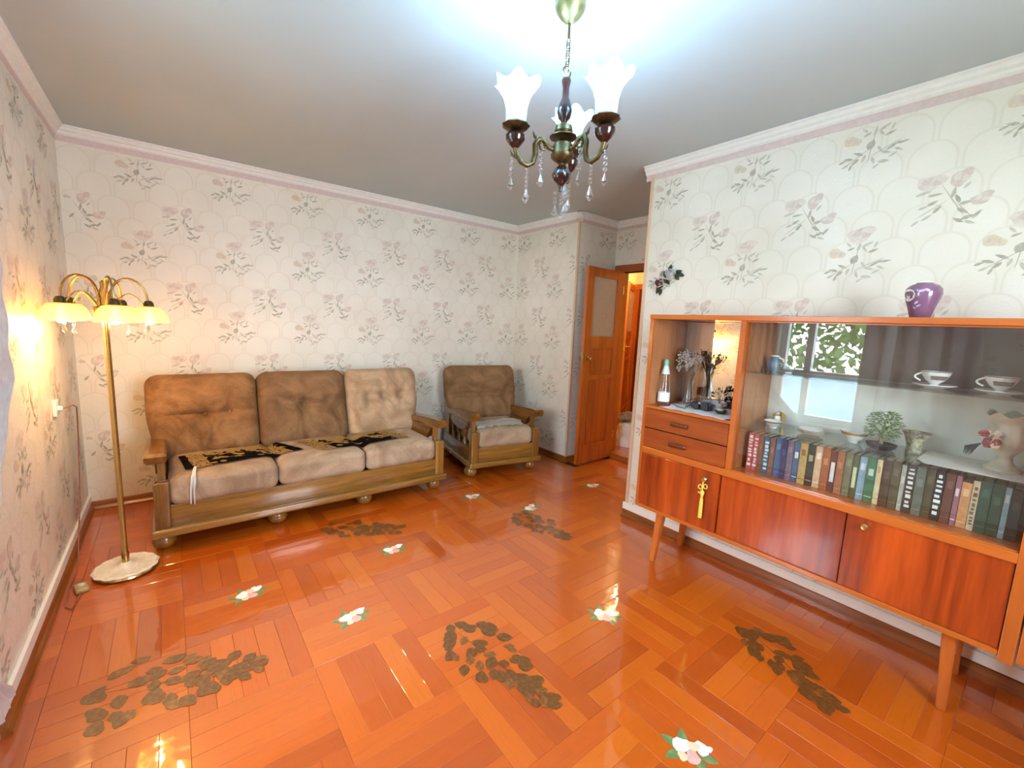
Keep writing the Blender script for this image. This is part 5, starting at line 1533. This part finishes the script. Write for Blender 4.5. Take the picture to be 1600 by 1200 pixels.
for k in range(24):
    a = r.uniform(0, 2 * PI)
    rd, zt = r.uniform(0.01, 0.085), r.uniform(0.24, 0.34)
    e = Vector((rd * math.cos(a) * 0.8, rd * math.sin(a), zt - rd * 0.35))
    st = obj('stem', tube(B(), [(0.004 * math.cos(a), 0.004 * math.sin(a), 0.03), (0.010 * math.cos(a), 0.010 * math.sin(a), 0.17), tuple(e)], 0.0013, 5), M_drystem, vs_, True)
    bm = B()
    for q in range(11):
        p = e + Vector((r.uniform(-0.018, 0.018), r.uniform(-0.018, 0.018), r.uniform(-0.012, 0.018)))
        tube(bm, [tuple(e - Vector((0, 0, 0.03))), tuple(p)], 0.0007, 4)
        ball(bm, p, r.uniform(0.0035, 0.006), 1, (1, 1, 0.7))
    obj('bloom', bm, M_dry, st)
sp = thing('leafy_plant', 'small dark leafy plant in a white cup before the niche mirror', 'plant', (3.03, -2.80, ZN))
obj('cup', lathe(B(), [(0, 0.002), (0.018, 0.0), (0.022, 0.030), (0.026, 0.036), (0.020, 0.036), (0, 0.02)], 20), M_white, sp, True)
r = random.Random(14)
for k in range(34):
    a, el = r.uniform(0, 2 * PI), r.uniform(0.1, 1.4)
    rd = r.uniform(0.03, 0.055)
    p = Vector((rd * math.cos(a) * math.cos(el), rd * math.sin(a) * math.cos(el), 0.062 + rd * math.sin(el) * 1.1))
    dr = (p - Vector((0, 0, 0.05))).normalized()
    bm = B()
    sd = dr.orthogonal().normalized()
    nn = dr.cross(sd)
    ln_ = 0.024
    vsx = [bm.verts.new(p), bm.verts.new(p + dr * ln_ * 0.5 + sd * 0.006 + nn * 0.002), bm.verts.new(p + dr * ln_), bm.verts.new(p + dr * ln_ * 0.5 - sd * 0.006 + nn * 0.002)]
    bm.faces.new(vsx)
    bmesh.ops.solidify(bm, geom=bm.faces[:], thickness=0.0006)
    obj('leaf', bm, M_dkgreen if k % 3 else M_ivory, sp)
    if k % 3 == 0:
        obj('twig', tube(B(), [(0, 0, 0.03), tuple(p)], 0.0011, 5), M_drystem, sp)
bn = thing('binoculars', 'black folded binoculars lying on the niche cloth', 'binoculars', (2.905, -2.765, ZN + 0.004), 0.15)
for s in (-1, 1):
    bm = lathe(B(), [(0, -0.042), (0.019, -0.042), (0.021, -0.030), (0.018, -0.008), (0.014, 0.012), (0.013, 0.036), (0.015, 0.046), (0, 0.046)], 20)
    bmesh.ops.transform(bm, matrix=Matrix.Translation((0, s * 0.026, 0.022)) @ Matrix.Rotation(PI / 2, 4, 'Y'), verts=bm.verts)
    obj('barrel', bm, M_black, bn, True)
obj('bridge', bx(-0.022, 0.022, -0.020, 0.020, 0.010, 0.032, 0.006), M_black, bn, True)
obj('prism_box', bx(-0.03, 0.02, -0.055, -0.022, 0.004, 0.040, 0.008, 3), M_black, bn, True)
obj('prism_box', bx(-0.03, 0.02, 0.022, 0.055, 0.004, 0.040, 0.008, 3), M_black, bn, True)
obj('neck_strap', tube(B(), [(0.0, 0.055, 0.020), (-0.03, 0.085, 0.004), (-0.07, 0.070, 0.001), (-0.05, 0.125, 0.001), (0.0, 0.16, 0.001), (0.03, 0.20, 0.001)], 0.0025, 6), M_black, bn, True)
jar = thing('dark_dish', 'little dark green dish with a shell beside the binoculars', 'dish', (2.88, -2.885, ZN + 0.003))
obj('dish', lathe(B(), [(0, 0.0), (0.018, 0.0), (0.030, 0.012), (0.032, 0.020), (0.029, 0.020), (0.018, 0.008), (0, 0.006)], 24), M_dkgreen, jar, True)
obj('shell', ball(B(), (0, 0.004, 0.020), 0.015, 2, (1, 1.2, 0.6)), M_ivory, jar, True)

# ------------------------------------------------------------------ purple vase and wall flowers
pv = thing('purple_vase', 'glossy purple vase with white cameo on top of the cabinet', 'vase', (2.90, -3.634, 1.4925))
M_pur = plain('purple_glaze', C8(138, 98, 130), 0.12, spread=0.08, scale=14, Coat_Weight=0.8)
PR = [(0, 0.002), (0.028, 0.0), (0.032, 0.004), (0.042, 0.040), (0.055, 0.080), (0.0585, 0.100), (0.056, 0.118), (0.046, 0.132), (0.030, 0.139), (0.026, 0.143), (0.022, 0.143), (0.022, 0.13), (0, 0.12)]
obj('body', lathe(B(), PR, 40), M_pur, pv, True)
obj('mouth', lathe(B(), [(0.027, 0.1425), (0.024, 0.1465), (0.0205, 0.1435)], 28), M_white, pv, True)
def rad_at(z):
    for (r0, z0_), (r1, z1_) in zip(PR[1:], PR[2:]):
        if z0_ <= z <= z1_ and z1_ > z0_:
            return r0 + (r1 - r0) * (z - z0_) / (z1_ - z0_)
    return 0.05
def patch(a0, z0_, da, dz, ang=0.0, n=16):
    bm = B()
    c = bm.verts.new(((rad_at(z0_) + 0.0012) * math.cos(a0), (rad_at(z0_) + 0.0012) * math.sin(a0), z0_))
    ring = []
    for k in range(n):
        q = 2 * PI * k / n
        x, y = da * math.cos(q), dz * math.sin(q)
        a = a0 + (x * math.cos(ang) - y * math.sin(ang)) / 0.055
        z = z0_ + x * math.sin(ang) + y * math.cos(ang)
        rr = rad_at(z) + 0.0009
        ring.append(bm.verts.new((rr * math.cos(a), rr * math.sin(a), z)))
    for k in range(n):
        bm.faces.new((c, ring[k], ring[(k + 1) % n]))
    return bm
acam = math.atan2(CAM_POS.y + 3.634, CAM_POS.x - 2.90)
cm = obj('cameo', patch(acam - 0.90, 0.092, 0.026, 0.025), M_white, pv, True)
obj('cameo_flower', patch(acam - 0.88, 0.094, 0.006, 0.007), M_flor, pv, True)
M_lil = plain('lilac_print', C8(206, 184, 204), 0.2, spread=0.1)
for (da_, z_, w_, h_, g_) in ((-0.1, 0.108, 0.010, 0.005, 0.3), (0.16, 0.111, 0.009, 0.005, -0.4), (-0.36, 0.062, 0.009, 0.004, 0.7), (-0.22, 0.050, 0.010, 0.003, 0.4), (-0.50, 0.042, 0.007, 0.003, -0.5)):
    obj('butterfly', patch(acam + da_, z_, w_, h_, g_, 10), M_lil, pv, True)

wf = thing('wall_flowers', 'dark red and white rose ornament fixed to the cabinet wall', 'ornament', (XC - 0.004, -2.325, 1.745))
M_wred = plain('wall_rose_red', C8(104, 40, 50), 0.5, spread=0.25, scale=120)
M_wwhite = plain('wall_rose_white', C8(206, 196, 200), 0.5, spread=0.2, scale=120)
def rose3d(name, c, r, mat):
    for k in range(11):
        a = k * 2.4
        q = r * (0.15 + 0.075 * k)
        p = Vector((c[0] - r * (0.75 - 0.05 * k), c[1] + q * math.cos(a), c[2] + q * math.sin(a)))
        bm = B()
        ball(bm, (0, 0, 0), 1.0, 1, (r * 0.26, r * (0.26 + 0.022 * k), r * 0.14))
        bmesh.ops.transform(bm, matrix=Matrix.Translation(p) @ Matrix.Rotation(a + PI / 2, 4, 'X'), verts=bm.verts)
        obj('petal', bm, mat, wf, True)
rose3d('rose', (-0.012, 0.048, -0.030), 0.042, M_wred)
rose3d('rose', (-0.012, -0.020, 0.030), 0.042, M_wwhite)
for (y_, z_, a, l_) in ((0.075, -0.075, -2.0, 0.05), (0.055, -0.085, -1.7, 0.05), (-0.065, 0.040, 0.2, 0.06), (-0.085, 0.020, -0.3, 0.06), (-0.060, 0.005, -0.8, 0.05), (0.030, 0.030, 1.9, 0.05), (-0.005, 0.068, 1.3, 0.05), (0.005, -0.02, -1.0, 0.05)):
    bm = B()
    prism(bm, leaf2d(0, 0, 0, l_, 0.028), 0.003)
    bmesh.ops.transform(bm, matrix=Matrix.Translation((-0.006, y_, z_)) @ Matrix(((0, 0, 1, 0), (-1, 0, 0, 0), (0, 1, 0, 0), (0, 0, 0, 1))) @ Matrix.Rotation(a, 4, 'Z'), verts=bm.verts)
    obj('leaf', bm, M_dkgreen, wf)
